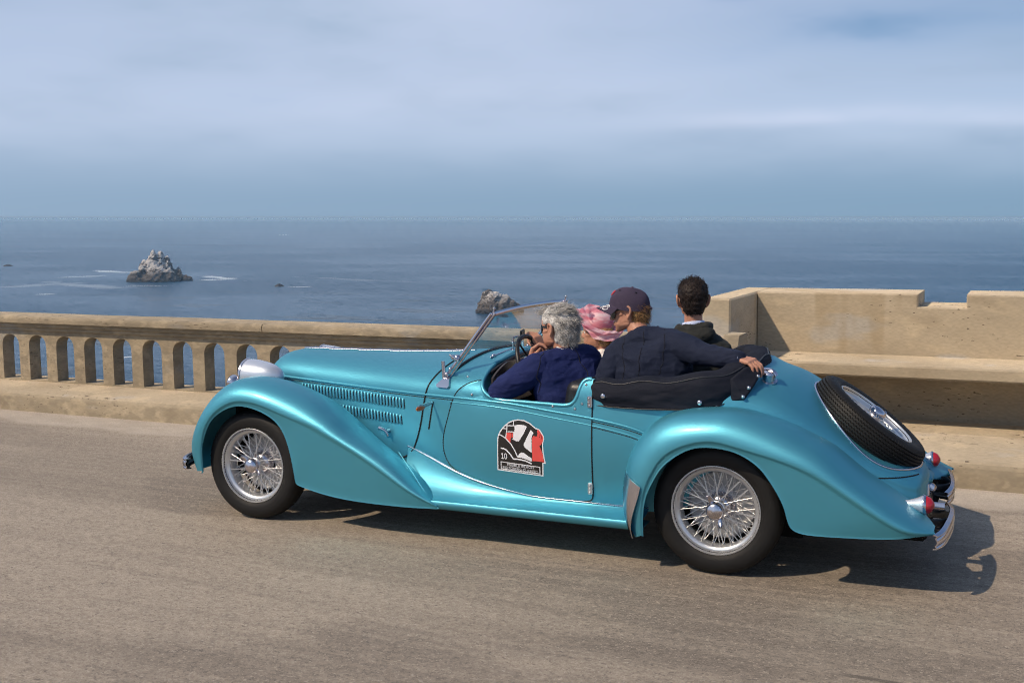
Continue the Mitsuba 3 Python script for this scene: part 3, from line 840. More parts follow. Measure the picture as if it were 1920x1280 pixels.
part("boot_seam", tube(on_body(np.linspace(-0.62, -0.945, 30), 0.505 - 0.010 * np.linspace(0, 1, 30), 0.0008), 0.0035, 6), "seam", 60, both=True)
part("stone_guard", sheet(gr + nn * 0.009, 0.004), "chrome", 50, "chrome stone guard on the leading edge of the rear mudguard", both=True)
part("wing_bead", tube(np.array([on_body(u, w, 0.006) for u, w in resample([(.47, .56), (.43, .672), (.335, .78), (.17, .845), (.03, .872)], 40)]), 0.005, 6), "chrome", 60, both=True)
# ---------------------------------------------------------------- wheels
RT, RR = 0.345, 0.2374


def tyre_mesh(n=160, tread=None):
    prof = [(0.224, -0.056), (0.231, -0.066), (0.240, -0.070), (0.262, -0.079), (0.285, -0.081), (0.306, -0.078), (0.322, -0.070), (0.333, -0.060)]
    side = np.array(prof)
    side = resample(side, 26)
    zt = np.linspace(-0.058, 0.058, 121 if tread else 15)[1:-1]
    top = np.column_stack([0.3345 + 0.0105 * (1 - (zt / 0.058) ** 2), zt])
    bed = np.array([(0.219, 0.045), (0.215, 0.0), (0.219, -0.045)])
    p = np.vstack([side, top, side[::-1] * [1, -1], bed])
    g = np.arange(n) * 2 * np.pi / n
    r, z = np.broadcast_to(p[:, 0], (n, len(p))).copy(), np.broadcast_to(p[:, 1], (n, len(p)))
    if tread:
        saw = 2 * np.abs((g[:, None] * 110 / (2 * np.pi)) % 1 - 0.5) - 0.5
        k = (z + 0.0045 * saw) / 0.0180
        d = np.abs(k - np.round(k)) * 0.0180
        cut = np.clip((0.0034 - d) / 0.0014, 0, 1) * (np.abs(z) < 0.0565)
        r -= 0.0075 * cut * (r > 0.332)
        sh = (np.abs(z) > 0.058) & (r > 0.316) & (r < 0.334)
        r -= 0.002 * sh * (saw > 0.1)
    else:
        k = np.abs(z / 0.019 - np.round(z / 0.019)) * 0.019
        r -= 0.005 * (k < 0.003) * (np.abs(z) < 0.05) * (r > 0.334)
    v = np.stack([r * np.cos(g)[:, None], r * np.sin(g)[:, None], z], -1)
    return outward((v.reshape(-1, 3), quads(n, len(p), True, True)))


rim_prof = resample(np.array([(0.2265, 0.0600), (0.2310, 0.0715), (0.2355, 0.0715), (0.2374, 0.0660), (0.2360, 0.058), (0.229, 0.052), (0.226, 0.044), (0.214, 0.038), (0.206, 0.030), (0.203, 0.0), (0.206, -0.030), (0.214, -0.038), (0.228, -0.052), (0.2374, -0.064), (0.2355, -0.0715), (0.230, -0.0715), (0.224, -0.058), (0.219, -0.047), (0.208, -0.043), (0.199, -0.033), (0.196, 0.0), (0.199, 0.033), (0.208, 0.043), (0.218, 0.047)]), 72)
RIM = rev(rim_prof, 96)
HUB = rev([(0.0, -0.085), (0.055, -0.085), (0.066, -0.078), (0.066, -0.066), (0.055, -0.060), (0.050, -0.03), (0.036, 0.02), (0.036, 0.034), (0.046, 0.038), (0.046, 0.046), (0.034, 0.052), (0.032, 0.062), (0.0, 0.062)], 40)
BARREL = rev([(0.0, 0.004), (0.030, 0.002), (0.052, -0.007), (0.066, -0.022), (0.074, -0.046), (0.076, -0.066), (0.0, -0.066)], 40)
DRUM = rev([(0.0, -0.060), (0.085, -0.060), (0.10, -0.064), (0.168, -0.066), (0.178, -0.070), (0.183, -0.078), (0.183, -0.09), (0.0, -0.09)], 64)


def spokes(turn):
    rng = []
    def one(a0, a1, r0, z0, r1, z1, r):
        p = np.array([[r0 * math.cos(a0), r0 * math.sin(a0), z0], [r1 * math.cos(a1), r1 * math.sin(a1), z1]])
        rng.append(tube(p, [r, r], 5))
    for k in range(12):
        a = 2 * np.pi * k / 12 + turn
        for s in (-1, 1):
            one(a, a + s * 0.36 + 0.02 * s, 0.046, 0.042, 0.205, 0.032, 0.0034)
    for k in range(24):
        a = 2 * np.pi * (k + 0.5) / 24 + turn
        for s in (-1, 1):
            one(a, a + s * 0.52, 0.066, -0.070, 0.203, -0.016, 0.0028)
    return join(rng)


def knock_off(turn):
    cap = rev([(0.0, 0.060), (0.040, 0.060), (0.047, 0.066), (0.049, 0.078), (0.046, 0.090), (0.037, 0.100), (0.020, 0.106), (0.0, 0.108)], 36)
    ears = []
    for k in range(2):
        a = turn + k * np.pi
        c, s = math.cos(a), math.sin(a)
        pts = [(0.040, 0.070), (0.060, 0.074), (0.078, 0.084), (0.088, 0.098)]
        ears.append(tube(np.array([[r * c, r * s, z] for r, z in pts]), [0.011, 0.0105, 0.009, 0.005], 8, flat=(1.3, 0.6)))
    return cap, ears


NIPPLES = join([spheroid((0.2015 * math.cos(a), 0.2015 * math.sin(a), z), (0.0045, 0.0045, 0.0055), 1) for k in range(60) for a, z in ((2 * np.pi * k / 60, 0.022 if k % 3 else -0.012),)])
RIM_HOLES = join([moved(cbox(-0.0012, 0.0012, -0.0065, 0.0065, -0.006, 0.006, 0.001), frame_to((0.1955 * math.cos(a), 0.1955 * math.sin(a), 0.0), (0, 0, 1), (math.cos(a), math.sin(a), 0))) for a in np.arange(40) * 2 * np.pi / 40])


def wheel(name, m, turn, ear, tread=None, drum=True, label=None):
    w = f"{CAR}__{name}"
    key = name
    i = 1
    while any(k.startswith(f"{CAR}__{key}__") for k in scene):
        key = f"{name}_{i:03d}"
        i += 1
    w = f"{CAR}__{key}"
    fl = lambda q: moved(q, m)
    put(w + "__tyre", fl(tyre_mesh(1760 if tread else 160, tread)), "rubber", 35 if tread else True, "car")
    put(w + "__rim", fl(RIM), "silver", 40, "car")
    put(w + "__spokes", fl(spokes(turn)), "spoke_steel", True, "car", kind="stuff")
    put(w + "__spoke_nipples", fl(NIPPLES), "silver", True, "car", kind="stuff")
    put(w + "__hub", fl(HUB), "spoke_steel", 40, "car")
    put(w + "__hub_barrel", fl(BARREL), "chrome", 40, "car")
    cap, ears = knock_off(ear)
    put(w + "__hub_nut", fl(cap), "chrome", 40, "car")
    for q in ears:
        put(w + "__hub_nut_ear", fl(q), "chrome", 50, "car")
    if drum:
        put(w + "__back_plate", fl(rev([(0.0, -0.092), (0.212, -0.092), (0.212, -0.10), (0.0, -0.10)], 48)), "dark_void", 40, "car")
        put(w + "__brake_drum", fl(DRUM), "drum_grey", 40, "car")
    if label:
        labels[w] = {"label": label}


for u, t, e in ((2.95, 0.10, 0.9), (0.0, 0.25, 1.35)):
    for s in (1, -1):
        steer = 0.0
        wheel("wheel", frame_to((u, s * 0.67, RT), (0, s, 0), (1, 0, 0)), t, -e + 0.2)
SP_C, SP_N = np.array([-0.664, 0.0, 0.722]), np.array([-0.61, -0.055, 0.79]) / np.linalg.norm([0.61, 0.055, 0.79])
wheel("spare_wheel", frame_to(SP_C, SP_N, (0.8, 0, 0.6)), 0.4, 1.2, tread=True, drum=False)
a = np.linspace(0, 2 * np.pi, 120, endpoint=False)
ring = SP_C + 0.353 * (np.cos(a)[:, None] * np.array([0.8, 0, 0.6]) + np.sin(a)[:, None] * np.array([0, 1.0, 0]))
ring[:, 0] = np.clip(ring[:, 0], -0.965, 1)
ring[:, 2] = body_w(ring[:, 0], np.clip(ring[:, 1], -f_vb(ring[:, 0]) + 0.002, f_vb(ring[:, 0]) - 0.002)) + 0.002
ring[:, 1] = np.clip(ring[:, 1], -f_vb(ring[:, 0]), f_vb(ring[:, 0]))
part("spare_recess_trim", tube(ring, 0.007, 8, closed=True), "chrome", 60)

# ---------------------------------------------------------------- lamps, bumpers, small fittings
lamp = rev(np.vstack([[(0.0, 0.172)], resample([(0.050, 0.166), (0.080, 0.150), (0.095, 0.125), (0.100, 0.100)], 12), resample([(0.1005, 0.09), (0.099, 0.05), (0.092, -0.01), (0.078, -0.07), (0.055, -0.12), (0.028, -0.152), (0.0, -0.163)], 24)]), 48)
for s in (1, -1):
    L = thing(f"{CAR}__headlamp" + ("" if s > 0 else "_001"), "silver torpedo-shaped headlamp between wing and bonnet", "x") if False else f"{CAR}__headlamp" + ("" if s > 0 else "_001")
    m = frame_to((3.075, s * 0.435, 0.872), (1, 0, 0.02), (0, 0, 1))
    body_l = as_mesh(man(lamp) - m3.Manifold.cube((1, 1, 1)).translate((-0.5, -0.5, 0.118)))
    put(L + "__shell", moved(body_l, m), "silver_paint", 35, "car")
    put(L + "__lens", moved(rev([(0.0, 0.150), (0.04, 0.147), (0.075, 0.137), (0.090, 0.1185), (0.0, 0.1185)], 40), m), "white_glass", 40, "car")
    put(L + "__bezel", moved(rev([(0.088, 0.110), (0.104, 0.108), (0.1055, 0.118), (0.100, 0.126), (0.090, 0.124)], 48), m), "chrome", 40, "car")
    part("lamp_post", tube(np.array([[3.10, s * 0.41, 0.70], [3.10, s * 0.43, 0.80]]), 0.02, 10), "paint", 40)
    put(f"{CAR}__horn", join([moved(dome([(0.0, 0.03), (0.02, 0.028), (0.046, 0.012), (0.050, 0.0), (0.045, -0.03), (0.028, -0.07), (0.0, -0.095)], 24), frame_to((3.295, s * 0.47, 0.822), (0.95, 0, 0.3), (0, 1, 0)))]), "chrome", 40, "car")


def blade(path, h, key="bumper"):
    """A curved bumper bar with two rolled ridges: path in (u, v, w), h its height along the path."""
    p = smooth_path(path, 40)
    t = np.gradient(p, axis=0)
    t /= np.linalg.norm(t, axis=1, keepdims=True)
    out = np.stack([-t[:, 1], t[:, 0], 0 * t[:, 0]], 1)
    sgn = np.sign((out[:, 0] * np.sign(path[len(path) // 2][0])).sum())
    out *= sgn
    x = np.linspace(-1, 1, 25)
    prof = 0.010 * np.abs(np.cos(x * np.pi)) ** 0.7 * (np.abs(x) < 0.97) - 0.014 * np.clip((np.abs(x) - 0.75) / 0.25, 0, 1) ** 2
    hh = np.interp(np.linspace(0, 1, 40), np.linspace(0, 1, len(h)), h) / 2
    g = p[:, None] + out[:, None] * prof[None, :, None] + np.array([0, 0, 1.0]) * (x[None, :, None] * hh[:, None, None])
    nn = np.cross(np.gradient(g, axis=0), np.gradient(g, axis=1))
    if (nn.mean((0, 1)) * out.mean(0)).sum() < 0:
        g = g[:, ::-1]
    return sheet(g, 0.006)


def strap(path, h=0.05, th=0.006):
    p = smooth_path(path, 40)
    return tube(p, 1.0, 8, flat=(th, h / 2), up=(0, 0, 1))


near = [(-1.078, 0.785, 0.305), (-1.098, 0.72, 0.304), (-1.118, 0.55, 0.304), (-1.126, 0.35, 0.303), (-1.118, 0.20, 0.303), (-1.095, 0.09, 0.303)]
far = [(-0.972, -0.785, 0.325), (-1.02, -0.74, 0.322), (-1.066, -0.60, 0.318), (-1.090, -0.40, 0.312), (-1.092, -0.24, 0.308), (-1.072, -0.12, 0.305)]
part("bumper", blade(near, [0.075, 0.085, 0.088, 0.088, 0.085, 0.078]), "chrome", 40, "chrome rear bumper blade nearest the camera")
part("bumper", blade(far, [0.075, 0.085, 0.088, 0.088, 0.085, 0.078]), "chrome", 40)
for pts in (near, far):
    c, d = np.array(pts[3]), np.array(pts[1])
    part("bumper_bracket", join([strap([c + [0.012, 0.05, 0.015], c + [0.05, 0.12, 0.015], c + [0.12, 0.13, 0.015], c + [0.17, 0.08, 0.015], c + [0.17, -0.02, 0.015], c + [0.12, -0.08, 0.015], c + [0.05, -0.08, 0.015], c + [0.012, 0.0, 0.015]]),
                                strap([c + [0.012, 0.12, -0.02], c + [0.10, 0.14, -0.02], c + [0.25, 0.10, -0.02]], 0.03, 0.008), tube(np.array([c + [0.10, 0.16, -0.02], c + [0.012, 0.2, -0.02]]), 0.010, 8)]), "black_steel", 40)
fb = [(3.435, 0.785, 0.325), (3.475, 0.76, 0.325), (3.53, 0.60, 0.33), (3.56, 0.30, 0.33), (3.57, 0, 0.33), (3.56, -0.3, 0.33), (3.53, -0.6, 0.33), (3.475, -0.76, 0.325), (3.435, -0.785, 0.325)]
fbi = [(u - 0.012, v * 0.985, w) for u, v, w in fb]
part("front_bumper_backing", blade(fbi, [0.066, 0.07, 0.075, 0.075, 0.075, 0.075, 0.075, 0.07, 0.066]), "black_steel", 40)
part("front_bumper", blade(fb, [0.075, 0.08, 0.085, 0.085, 0.085, 0.085, 0.085, 0.08, 0.075]), "chrome", 40)
part("bumper_bracket", join([strap([(3.20, s * 0.3, 0.32), (3.40, s * 0.34, 0.32), (3.52, s * 0.56, 0.33)], 0.045, 0.008) for s in (1, -1)]), "black_steel", 40)

for s, du in ((1, 0.0), (-1, 0.045)):
    T_ = f"{CAR}__tail_lamp" + ("" if s > 0 else "_001")
    m = frame_to((-1.006 + du, s * 0.56, 0.430), (-1, 0, 0.06), (0, 0, 1))
    put(T_ + "__housing", moved(rev([(0.0, -0.16), (0.010, -0.15), (0.016, -0.11), (0.023, -0.07), (0.033, -0.035), (0.043, -0.012), (0.046, 0.0), (0.0, 0.0)], 32), m), "silver_paint", 40, "car")
    put(T_ + "__bezel", moved(rev([(0.040, -0.004), (0.048, -0.006), (0.0495, 0.003), (0.046, 0.010), (0.040, 0.010)], 36), m), "chrome", 40, "car")
    put(T_ + "__lens", moved(rev([(0.0, 0.0), (0.044, 0.002), (0.043, 0.014), (0.034, 0.032), (0.018, 0.042), (0.008, 0.047), (0.0, 0.048)], 32), m), "red_glass", 40, "car")
    part("tail_lamp_foot", tube(smooth_path([(-0.86 + du, s * 0.56, 0.405), (-0.92 + du, s * 0.56, 0.425), (-0.97 + du, s * 0.56, 0.43)], 10), [0.012] * 10, 8), "silver_paint", 50)
part("exhaust_pipe", moved(rev([(0.019, -0.25), (0.022, -0.25), (0.022, 0.0), (0.019, 0.0)], 28), frame_to((-1.085, 0.27, 0.356), (-1, 0, 0), (0, 0, 1))), "chrome", 40)
part("plate_lamp", join([moved(dome([(0.0, 0.03), (0.016, 0.028), (0.024, 0.015), (0.026, -0.02), (0.015, -0.03), (0.0, -0.03)], 24), frame_to((-1.0, 0.02, 0.395), (0, 1, 0.2), (1, 0, 0))), tube(np.array([[-0.93, 0.02, 0.36], [-1.0, 0.02, 0.37]]), 0.008, 8), tube(np.array([[-0.985, 0.06, 0.32], [-0.985, 0.05, 0.42]]), 0.009, 8)]), "chrome", 40)
part("number_plate_bracket", cbox(-1.0, -0.985, -0.20, 0.18, 0.28, 0.36, 0.004), "black_steel")
part("tail_fairing", cbox(-1.0, -0.90, -0.22, -0.02, 0.38, 0.46, 0.03), "paint", 40)
part("under_tail", cbox(-1.02, -0.7, -0.5, 0.55, 0.235, 0.30, 0.02), "dark_void")

# filler cap on the tail deck
cu_, cv_ = -0.186, 0.345
cm = frame_to((cu_, cv_, body_w(cu_, cv_) - 0.004), (-0.12, 0.30, 0.95), (1, 0, 0))
part("filler_cap", moved(rev([(0.0, 0.0), (0.046, 0.0), (0.047, 0.006), (0.040, 0.010), (0.036, 0.012), (0.036, 0.034), (0.040, 0.036), (0.040, 0.052), (0.034, 0.060), (0.018, 0.064), (0.0, 0.065)], 40), cm), "chrome", 35)
part("filler_cap_lever", moved(tube(smooth_path([(0.035, -0.02, 0.058), (0.0, -0.004, 0.071), (-0.03, 0.012, 0.066), (-0.044, 0.018, 0.050)], 14), 0.008, 8, flat=(1.4, 0.7)), cm), "chrome", 50)

# trafficator: slot in the scuttle and raised arm
slot_u, slot_w = np.linspace(1.728, 1.758, 8), np.linspace(0.800, 0.632, 8)
for s in (1, -1):
    part("trafficator_slot", tube(on_body(slot_u, slot_w, 0.0, s), 0.0055, 6), "seam", 40)
p0 = on_body(1.728, 0.792, 0.004)
p1 = p0 + np.array([0.010, 0.165, -0.006])
t0 = f"{CAR}__trafficator"
put(t0 + "__arm", tube(np.linspace(p0, p1, 8), [0.006, 0.007, 0.008, 0.009, 0.010, 0.010, 0.009, 0.007], 8, flat=(0.7, 1.3)), "chrome", 40, "car")
put(t0 + "__lens", tube(np.linspace(p0 + (p1 - p0) * 0.55 + [-0.001, 0, -0.008], p1 + [0.0, 0.012, -0.008], 8), [0.006, 0.010, 0.012, 0.013, 0.013, 0.012, 0.010, 0.005], 8, flat=(0.8, 1.2)), "amber_glass", 50, "car")

# ---------------------------------------------------------------- windscreen
B0, B1 = np.array([1.680, 0.0, 0.900]), np.array([1.356, 0.0, 1.314])


def screen_pt(t, v):
    bow = 0.022 * (1 - (v / 0.56) ** 2)
    return np.array([B0[0] + (B1[0] - B0[0]) * t + bow, v, B0[2] + (B1[2] - B0[2]) * t + 0.5 * bow])


def foot_t(v):
    lo, hi = 0.0, 0.7
    for _ in range(30):
        mid = (lo + hi) / 2
        p = screen_pt(mid, v)
        lo, hi = (mid, hi) if p[2] < body_w(p[0], v) else (lo, mid)
    return lo


vs = np.linspace(-0.545, 0.545, 45)
gl = np.array([[screen_pt(foot_t(v) + 0.005 + (1.0 - foot_t(v) - 0.005) * x, v) for x in np.linspace(0, 1, 12)] for v in vs])
WS = f"{CAR}__windscreen"
put(WS + "__glass", (gl.reshape(-1, 3), quads(45, 12)), "window_glass", True, "car")
put(WS + "__top_rail", tube(np.array([screen_pt(1.0, v) for v in vs]), 0.011, 8, flat=(0.8, 1.3)), "chrome", 50, "car")
put(WS + "__bottom_rail", tube(np.array([screen_pt(foot_t(v) + 0.012, v) for v in vs]), 0.010, 8), "black_steel", 50, "car")
for s in (1, -1):
    pp = np.array([screen_pt(t, s * 0.553) for t in np.linspace(0.03, 1.02, 24)])
    put(WS + "__pillar", join([tube(pp + [0.006, s * 0.008, 0], np.linspace(0.020, 0.015, 24), 8, flat=(1.0, 0.8)), tube(pp + [-0.016, s * 0.004, 0.004], 0.009, 8)]), "chrome", 50, "car")
    f0 = screen_pt(0.02, s * 0.56)
    fp = shapely.Polygon([(1.700, .892), (1.655, .930), (1.620, .934), (1.603, .896), (1.612, .886), (1.690, .884)])
    q = conform(fp.buffer(-0.004).buffer(0.006), 0.016, 0.02, 0.02, s)
    put(WS + "__foot", q, "chrome", 35, "car")
    b = screen_pt(0.385, s * 0.565)
    put(WS + "__pivot", join([spheroid(b + [0.02, s * 0.012, 0], (0.022, 0.02, 0.022), 2), spheroid(b + [0.045, s * 0.014, 0.004], (0.016, 0.012, 0.016), 2), tube(np.array([b + [0.0, s * 0.03, -0.01], b + [0.06, s * 0.03, 0.02]]), 0.007, 8)]), "chrome", True, "car")
    c = screen_pt(0.20, s * 0.565) + [0.035, s * 0.01, 0.0]
    put(WS + "__clamp", join([tube(np.array([c + [0.015, 0, -0.045], c + [0.02, 0, 0.055]]), 0.011, 10), spheroid(c + [-0.01, s * 0.01, -0.02], 0.014, 2), spheroid(c + [-0.035, s * 0.012, 0.012], 0.011, 2)]), "chrome", 50, "car")
    e = screen_pt(1.02, s * 0.553)
    put(WS + "__finial", join([tube(np.array([e, e + [-0.006, 0, 0.026]]), 0.005, 8), spheroid(e + [-0.008, 0, 0.03], 0.0085, 2)]), "chrome", 50, "car")
# wiper, mirror and catches on the scuttle
mp = np.array([1.452, 0.06, body_w(1.452, 0.06)])
put(f"{CAR}__mirror__stem", join([tube(np.array([mp, mp + [0, 0, 0.075]]), 0.0065, 8), tube(np.array([mp + [0, 0, 0.075], mp + [-0.03, -0.03, 0.085]]), 0.006, 8), spheroid(mp + [0, 0, 0.045], 0.010, 1), spheroid(mp, (0.018, 0.018, 0.008), 1)]), "chrome", 50, "car")
put(f"{CAR}__mirror__head", moved(cbox(-0.006, 0.006, -0.05, 0.05, -0.022, 0.028, 0.006), frame_to(mp + [-0.045, -0.045, 0.095], (0, 0, 1), (1, 0.2, 0))), "black_steel", False, "car")
for v0 in (0.30, -0.22):
    q0 = np.array([1.47, v0, body_w(1.47, v0) + 0.006])
    q1 = np.array([1.455, v0 - 0.27, body_w(1.455, v0 - 0.27) + 0.012])
    put(f"{CAR}__wiper", join([tube(np.array([q0, q1]), 0.0035, 6), spheroid(q0, (0.016, 0.02, 0.012), 1), spheroid(q0 + [0.0, 0.03, -0.004], (0.008, 0.02, 0.006), 1)]), "chrome", 50, "car")

# ---------------------------------------------------------------- cockpit
thing_dash = f"{CAR}__dashboard"
dv = np.linspace(-0.60, 0.60, 31)
panel = [[(1.345, v, w) for w in np.linspace(0.78, min(1.03, float(body_w(1.38, v)) - 0.012), 8)] for v in dv]
put(thing_dash + "__panel", sheet(np.array(panel), 0.012), "dash_wood", 40, "car")
for v, w, r in ((0.50, 0.895, 0.048), (0.385, 0.92, 0.052), (0.27, 0.90, 0.040), (0.17, 0.93, 0.030), (0.04, 0.92, 0.055), (-0.10, 0.93, 0.035), (-0.24, 0.92, 0.05), (-0.40, 0.91, 0.05)):
    m = frame_to((1.332, v, w), (-1, 0, 0), (0, 0, 1))
    put(thing_dash + "__gauge", moved(rev([(0.0, 0.0), (r * 0.86, 0.0), (r * 0.86, 0.003), (0.0, 0.004)], 28), m), "gauge_white", 40, "car")
    put(thing_dash + "__gauge_ring", moved(rev([(r * 0.84, 0.0), (r, 0.0), (r, 0.008), (r * 0.9, 0.010)], 28), m), "chrome", 40, "car")
put(f"{CAR}__cockpit_trim", join([tube(np.column_stack([1.375 - 0.045 * (1 - arc ** 2), arc * (body_v(1.375, 1.0)), body_w(1.375, arc * body_v(1.375, 1.0)) - 0.022]), 0.010, 8)]), "leather", 50, "car")
sw_c, sw_n = np.array([1.195, 0.315, 0.990]), np.array([-0.93, 0, 0.36])
a = np.linspace(0, 2 * np.pi, 60, endpoint=False)
e1 = np.cross(sw_n / np.linalg.norm(sw_n), [0, 1.0, 0])
e1 /= np.linalg.norm(e1)
put(f"{CAR}__steering_wheel__rim", tube(sw_c + 0.195 * (np.cos(a)[:, None] * e1 + np.sin(a)[:, None] * np.array([0, 1.0, 0])), 0.0135, 10, closed=True), "black_steel", True, "car")
put(f"{CAR}__steering_wheel__spokes", join([tube(np.array([sw_c, sw_c + 0.19 * (math.cos(b) * e1 + math.sin(b) * np.array([0, 1.0, 0]))]), 0.007, 6, flat=(1.6, 0.6)) for b in (0.5, 2.6, 3.7, 5.8)] + [tube(np.array([sw_c, sw_c + [0.20, 0, -0.08]]), 0.022, 10)]), "black_steel", 40, "car")


def cushion(u0, u1, v0, v1, w0, w1, lean=0.0, r=0.05):
    pts = [((u + lean * (w - w0) / (w1 - w0)), v, w, r) for u in (u0 + r, u1 - r) for v in (v0 + r, v1 - r) for w in (w0 + r, w1 - r - (0.04 if abs(v) > 0.4 else 0))]
    return as_mesh(hull([((a, b, c), d) for a, b, c, d in pts], 3))


put(f"{CAR}__front_seat__backrest", cushion(0.83, 0.97, -0.60, 0.605, 0.45, 1.0, -0.09, 0.055), "leather", 40, "car")
put(f"{CAR}__front_seat__cushion", cushion(0.86, 1.30, -0.60, 0.60, 0.42, 0.60), "leather", 40, "car")
put(f"{CAR}__rear_seat__cushion", cushion(0.02, 0.50, -0.50, 0.50, 0.42, 0.64), "leather", 40, "car")
put(f"{CAR}__rear_seat__backrest", cushion(-0.02, 0.10, -0.46, 0.46, 0.5, 0.98, -0.03), "leather", 40, "car")

# folded hood in its canvas bag round the rear of the cockpit
hp = [(0.712, 0.632, .842, .982, 1.0), (0.60, 0.640, .838, .994, 1.15), (0.40, 0.636, .836, 1.010, 1.3), (0.22, 0.618, .842, 1.026, 1.4), (0.10, 0.590, .850, 1.040, 1.4), (0.02, 0.548, .875, 1.058, 1.35), (-0.045, 0.475, .920, 1.080, 1.3), (-0.078, 0.36, .965, 1.090, 1.25), (-0.090, 0.18, .985, 1.096, 1.25), (-0.092, 0.0, .99, 1.098, 1.25)]
hp = hp + [(u, -v, a, b, c) for u, v, a, b, c in hp[-2::-1]]
hp = smooth_path(np.array([(u + 0.25 * max(0.0, -v) * min(1.0, max(0.0, (0.35 - u) / 0.3)), v, a, b, c) for u, v, a, b, c in hp]), 150)
tt = np.gradient(hp[:, :2], axis=0)
tt /= np.linalg.norm(tt, axis=1, keepdims=True)
oo = np.stack([tt[:, 1], -tt[:, 0]], 1)
oo *= np.sign((oo * (hp[:, :2] - [0.4, 0])).sum(1, keepdims=True))
sec = np.array([(0.016, 0.0), (0.028, 0.10), (0.034, 0.30), (0.032, 0.55), (0.024, 0.80), (0.008, 0.94), (-0.016, 1.0), (-0.045, 0.985), (-0.068, 0.90), (-0.080, 0.70), (-0.082, 0.40), (-0.070, 0.10), (-0.040, -0.02), (-0.01, -0.02)])
sec = smooth_path(sec, 56, closed=True)
secs = np.empty((len(hp), len(sec), 3))
secs[..., :2] = hp[:, None, :2] + oo[:, None] * (sec[None, :, :1] * hp[:, None, 4:5])
secs[..., 2] = hp[:, None, 2] + (hp[:, 3] - hp[:, 2])[:, None] * sec[None, :, 1]
wr = meshkit.fbm(np.stack([secs[..., 0] * 5, secs[..., 1] * 5, secs[..., 2] * 16], -1), 3, 21) - 0.5
fold = np.sin(secs[..., 0] * 9 + secs[..., 2] * 30 + 6 * wr) * 0.003
ends = np.clip(np.minimum(np.arange(len(hp)), np.arange(len(hp))[::-1]) / 6, 0.0, 1)[:, None]
secs[..., :2] += oo[:, None] * ((0.022 * wr + fold) * ends)[..., None]
secs[..., 2] += (0.014 * wr + 0.008 * np.sin(np.arange(len(hp)) * 0.37)[:, None]) * ends * (sec[None, :, 1] > 0.6)
HB = f"{CAR}__hood_bag"
put(HB + "__cover", loft(secs), "canvas", 50, "car")
k = int(np.argmin(np.abs(sec[:, 1] - 0.86) + (sec[:, 0] < 0) * 9))
k2 = int(np.argmin(np.abs(sec[:, 1] - 0.03) + (sec[:, 0] < 0) * 9))
put(HB + "__piping", tube(secs[2:-2, k] + np.column_stack([oo[2:-2] * 0.003, 0 * oo[2:-2, 0]]), 0.0038, 6), "piping", 60, "car")
put(HB + "__piping", tube(secs[1:-1, k2] + np.column_stack([oo[1:-1] * 0.004, 0 * oo[1:-1, 0]]), 0.004, 6), "leather", 60, "car")
for s in (1,):
    flap = [((-0.045, 0.555, 0.905), .016), ((-0.095, 0.550, 0.915), .013), ((-0.125, 0.515, 0.965), .013), ((-0.150, 0.44, 1.025), .013), ((-0.14, 0.40, 1.055), .016), ((-0.04, 0.54, 1.0), .018), ((-0.09, 0.47, 1.05), .016)]
    put(HB + "__flap", as_mesh(hull([((p[0], p[1] * s, p[2]), r) for p, r in flap], 3)), "canvas", 60, "car")
    for u, v, w in ((-0.095, 0.562, 0.922), (-0.148, 0.452, 1.018), (-0.118, 0.532, 0.966)):
        put(HB + "__snap", spheroid((u - 0.004, v * s + s * 0.006, w), (0.011, 0.009, 0.011), 2), "chrome", True, "car")
    for i in (7, 38):
        j = int(np.argmin(np.abs(sec[:, 1] - (0.42 if i == 7 else 0.24)) + (sec[:, 0] < 0) * 9))
        c = secs[i if s > 0 else len(hp) - 1 - i, j]
        put(HB + "__snap", spheroid(c + [0, s * 0.003, 0], (0.014, 0.006, 0.014), 2), "chrome", True, "car")

# ---------------------------------------------------------------- event plaque on the door
ST = f"{CAR}__event_plaque"
S_U, S_W = 1.265, 0.437


def sticker(pts):
    return shapely.Polygon(pts).buffer(0)


def stuck(poly, level, bsdf, name, res=0.03):
    poly = affinity.translate(affinity.scale(poly, -1, 1, origin=(0, 0)), S_U, S_W)
    put(f"{ST}__{name}", conform(poly, 0.0034 + 0.0004 * level, 0.0006, res), bsdf, False, "car")


OUT = sticker([(-0.0037, 0.0102), (0.0026, 0.1919), (0.0084, 0.2157), (0.0196, 0.2365), (0.0417, 0.2646), (0.071, 0.2898), (0.1036, 0.3045), (0.1323, 0.3096), (0.1679, 0.3076), (0.2033, 0.2934), (0.2383, 0.2677), (0.2489, 0.2651), (0.2629, 0.2595), (0.2751, 0.2423), (0.2854, 0.2249), (0.2888, 0.2088), (0.2827, 0.1919), (0.2814, 0.1721), (0.2829, 0.1393), (0.2879, 0.1101), (0.2945, 0.0694), (0.2804, 0.0693), (0.278, -0.0046)])
stuck(OUT, 0, "decal_white", "backing")
stuck(OUT.buffer(-0.006), 1, "decal_black", "black_field")
whites = [sticker(p) for p in ([(.1103, .2708), (.1248, .28), (.1462, .2808), (.1676, .2795), (.1853, .2724), (.1671, .2332), (.138, .1882), (.1236, .1845), (.1075, .1926), (.0932, .1966), (.1023, .2022), (.1026, .2321), (.1106, .2377)],
                               [(.2082, .2558), (.2257, .2389), (.2185, .2269), (.213, .21), (.2139, .1259), (.198, .1362), (.1715, .1541), (.1646, .1702)],
                               [(.1261, .0942), (.1371, .1151), (.1515, .1245), (.1658, .1222), (.2118, .0943), (.2116, .075), (.1868, .084), (.1583, .0918)])]
ln = lambda p, w: shapely.LineString(p).buffer(w / 2, cap_style="flat")
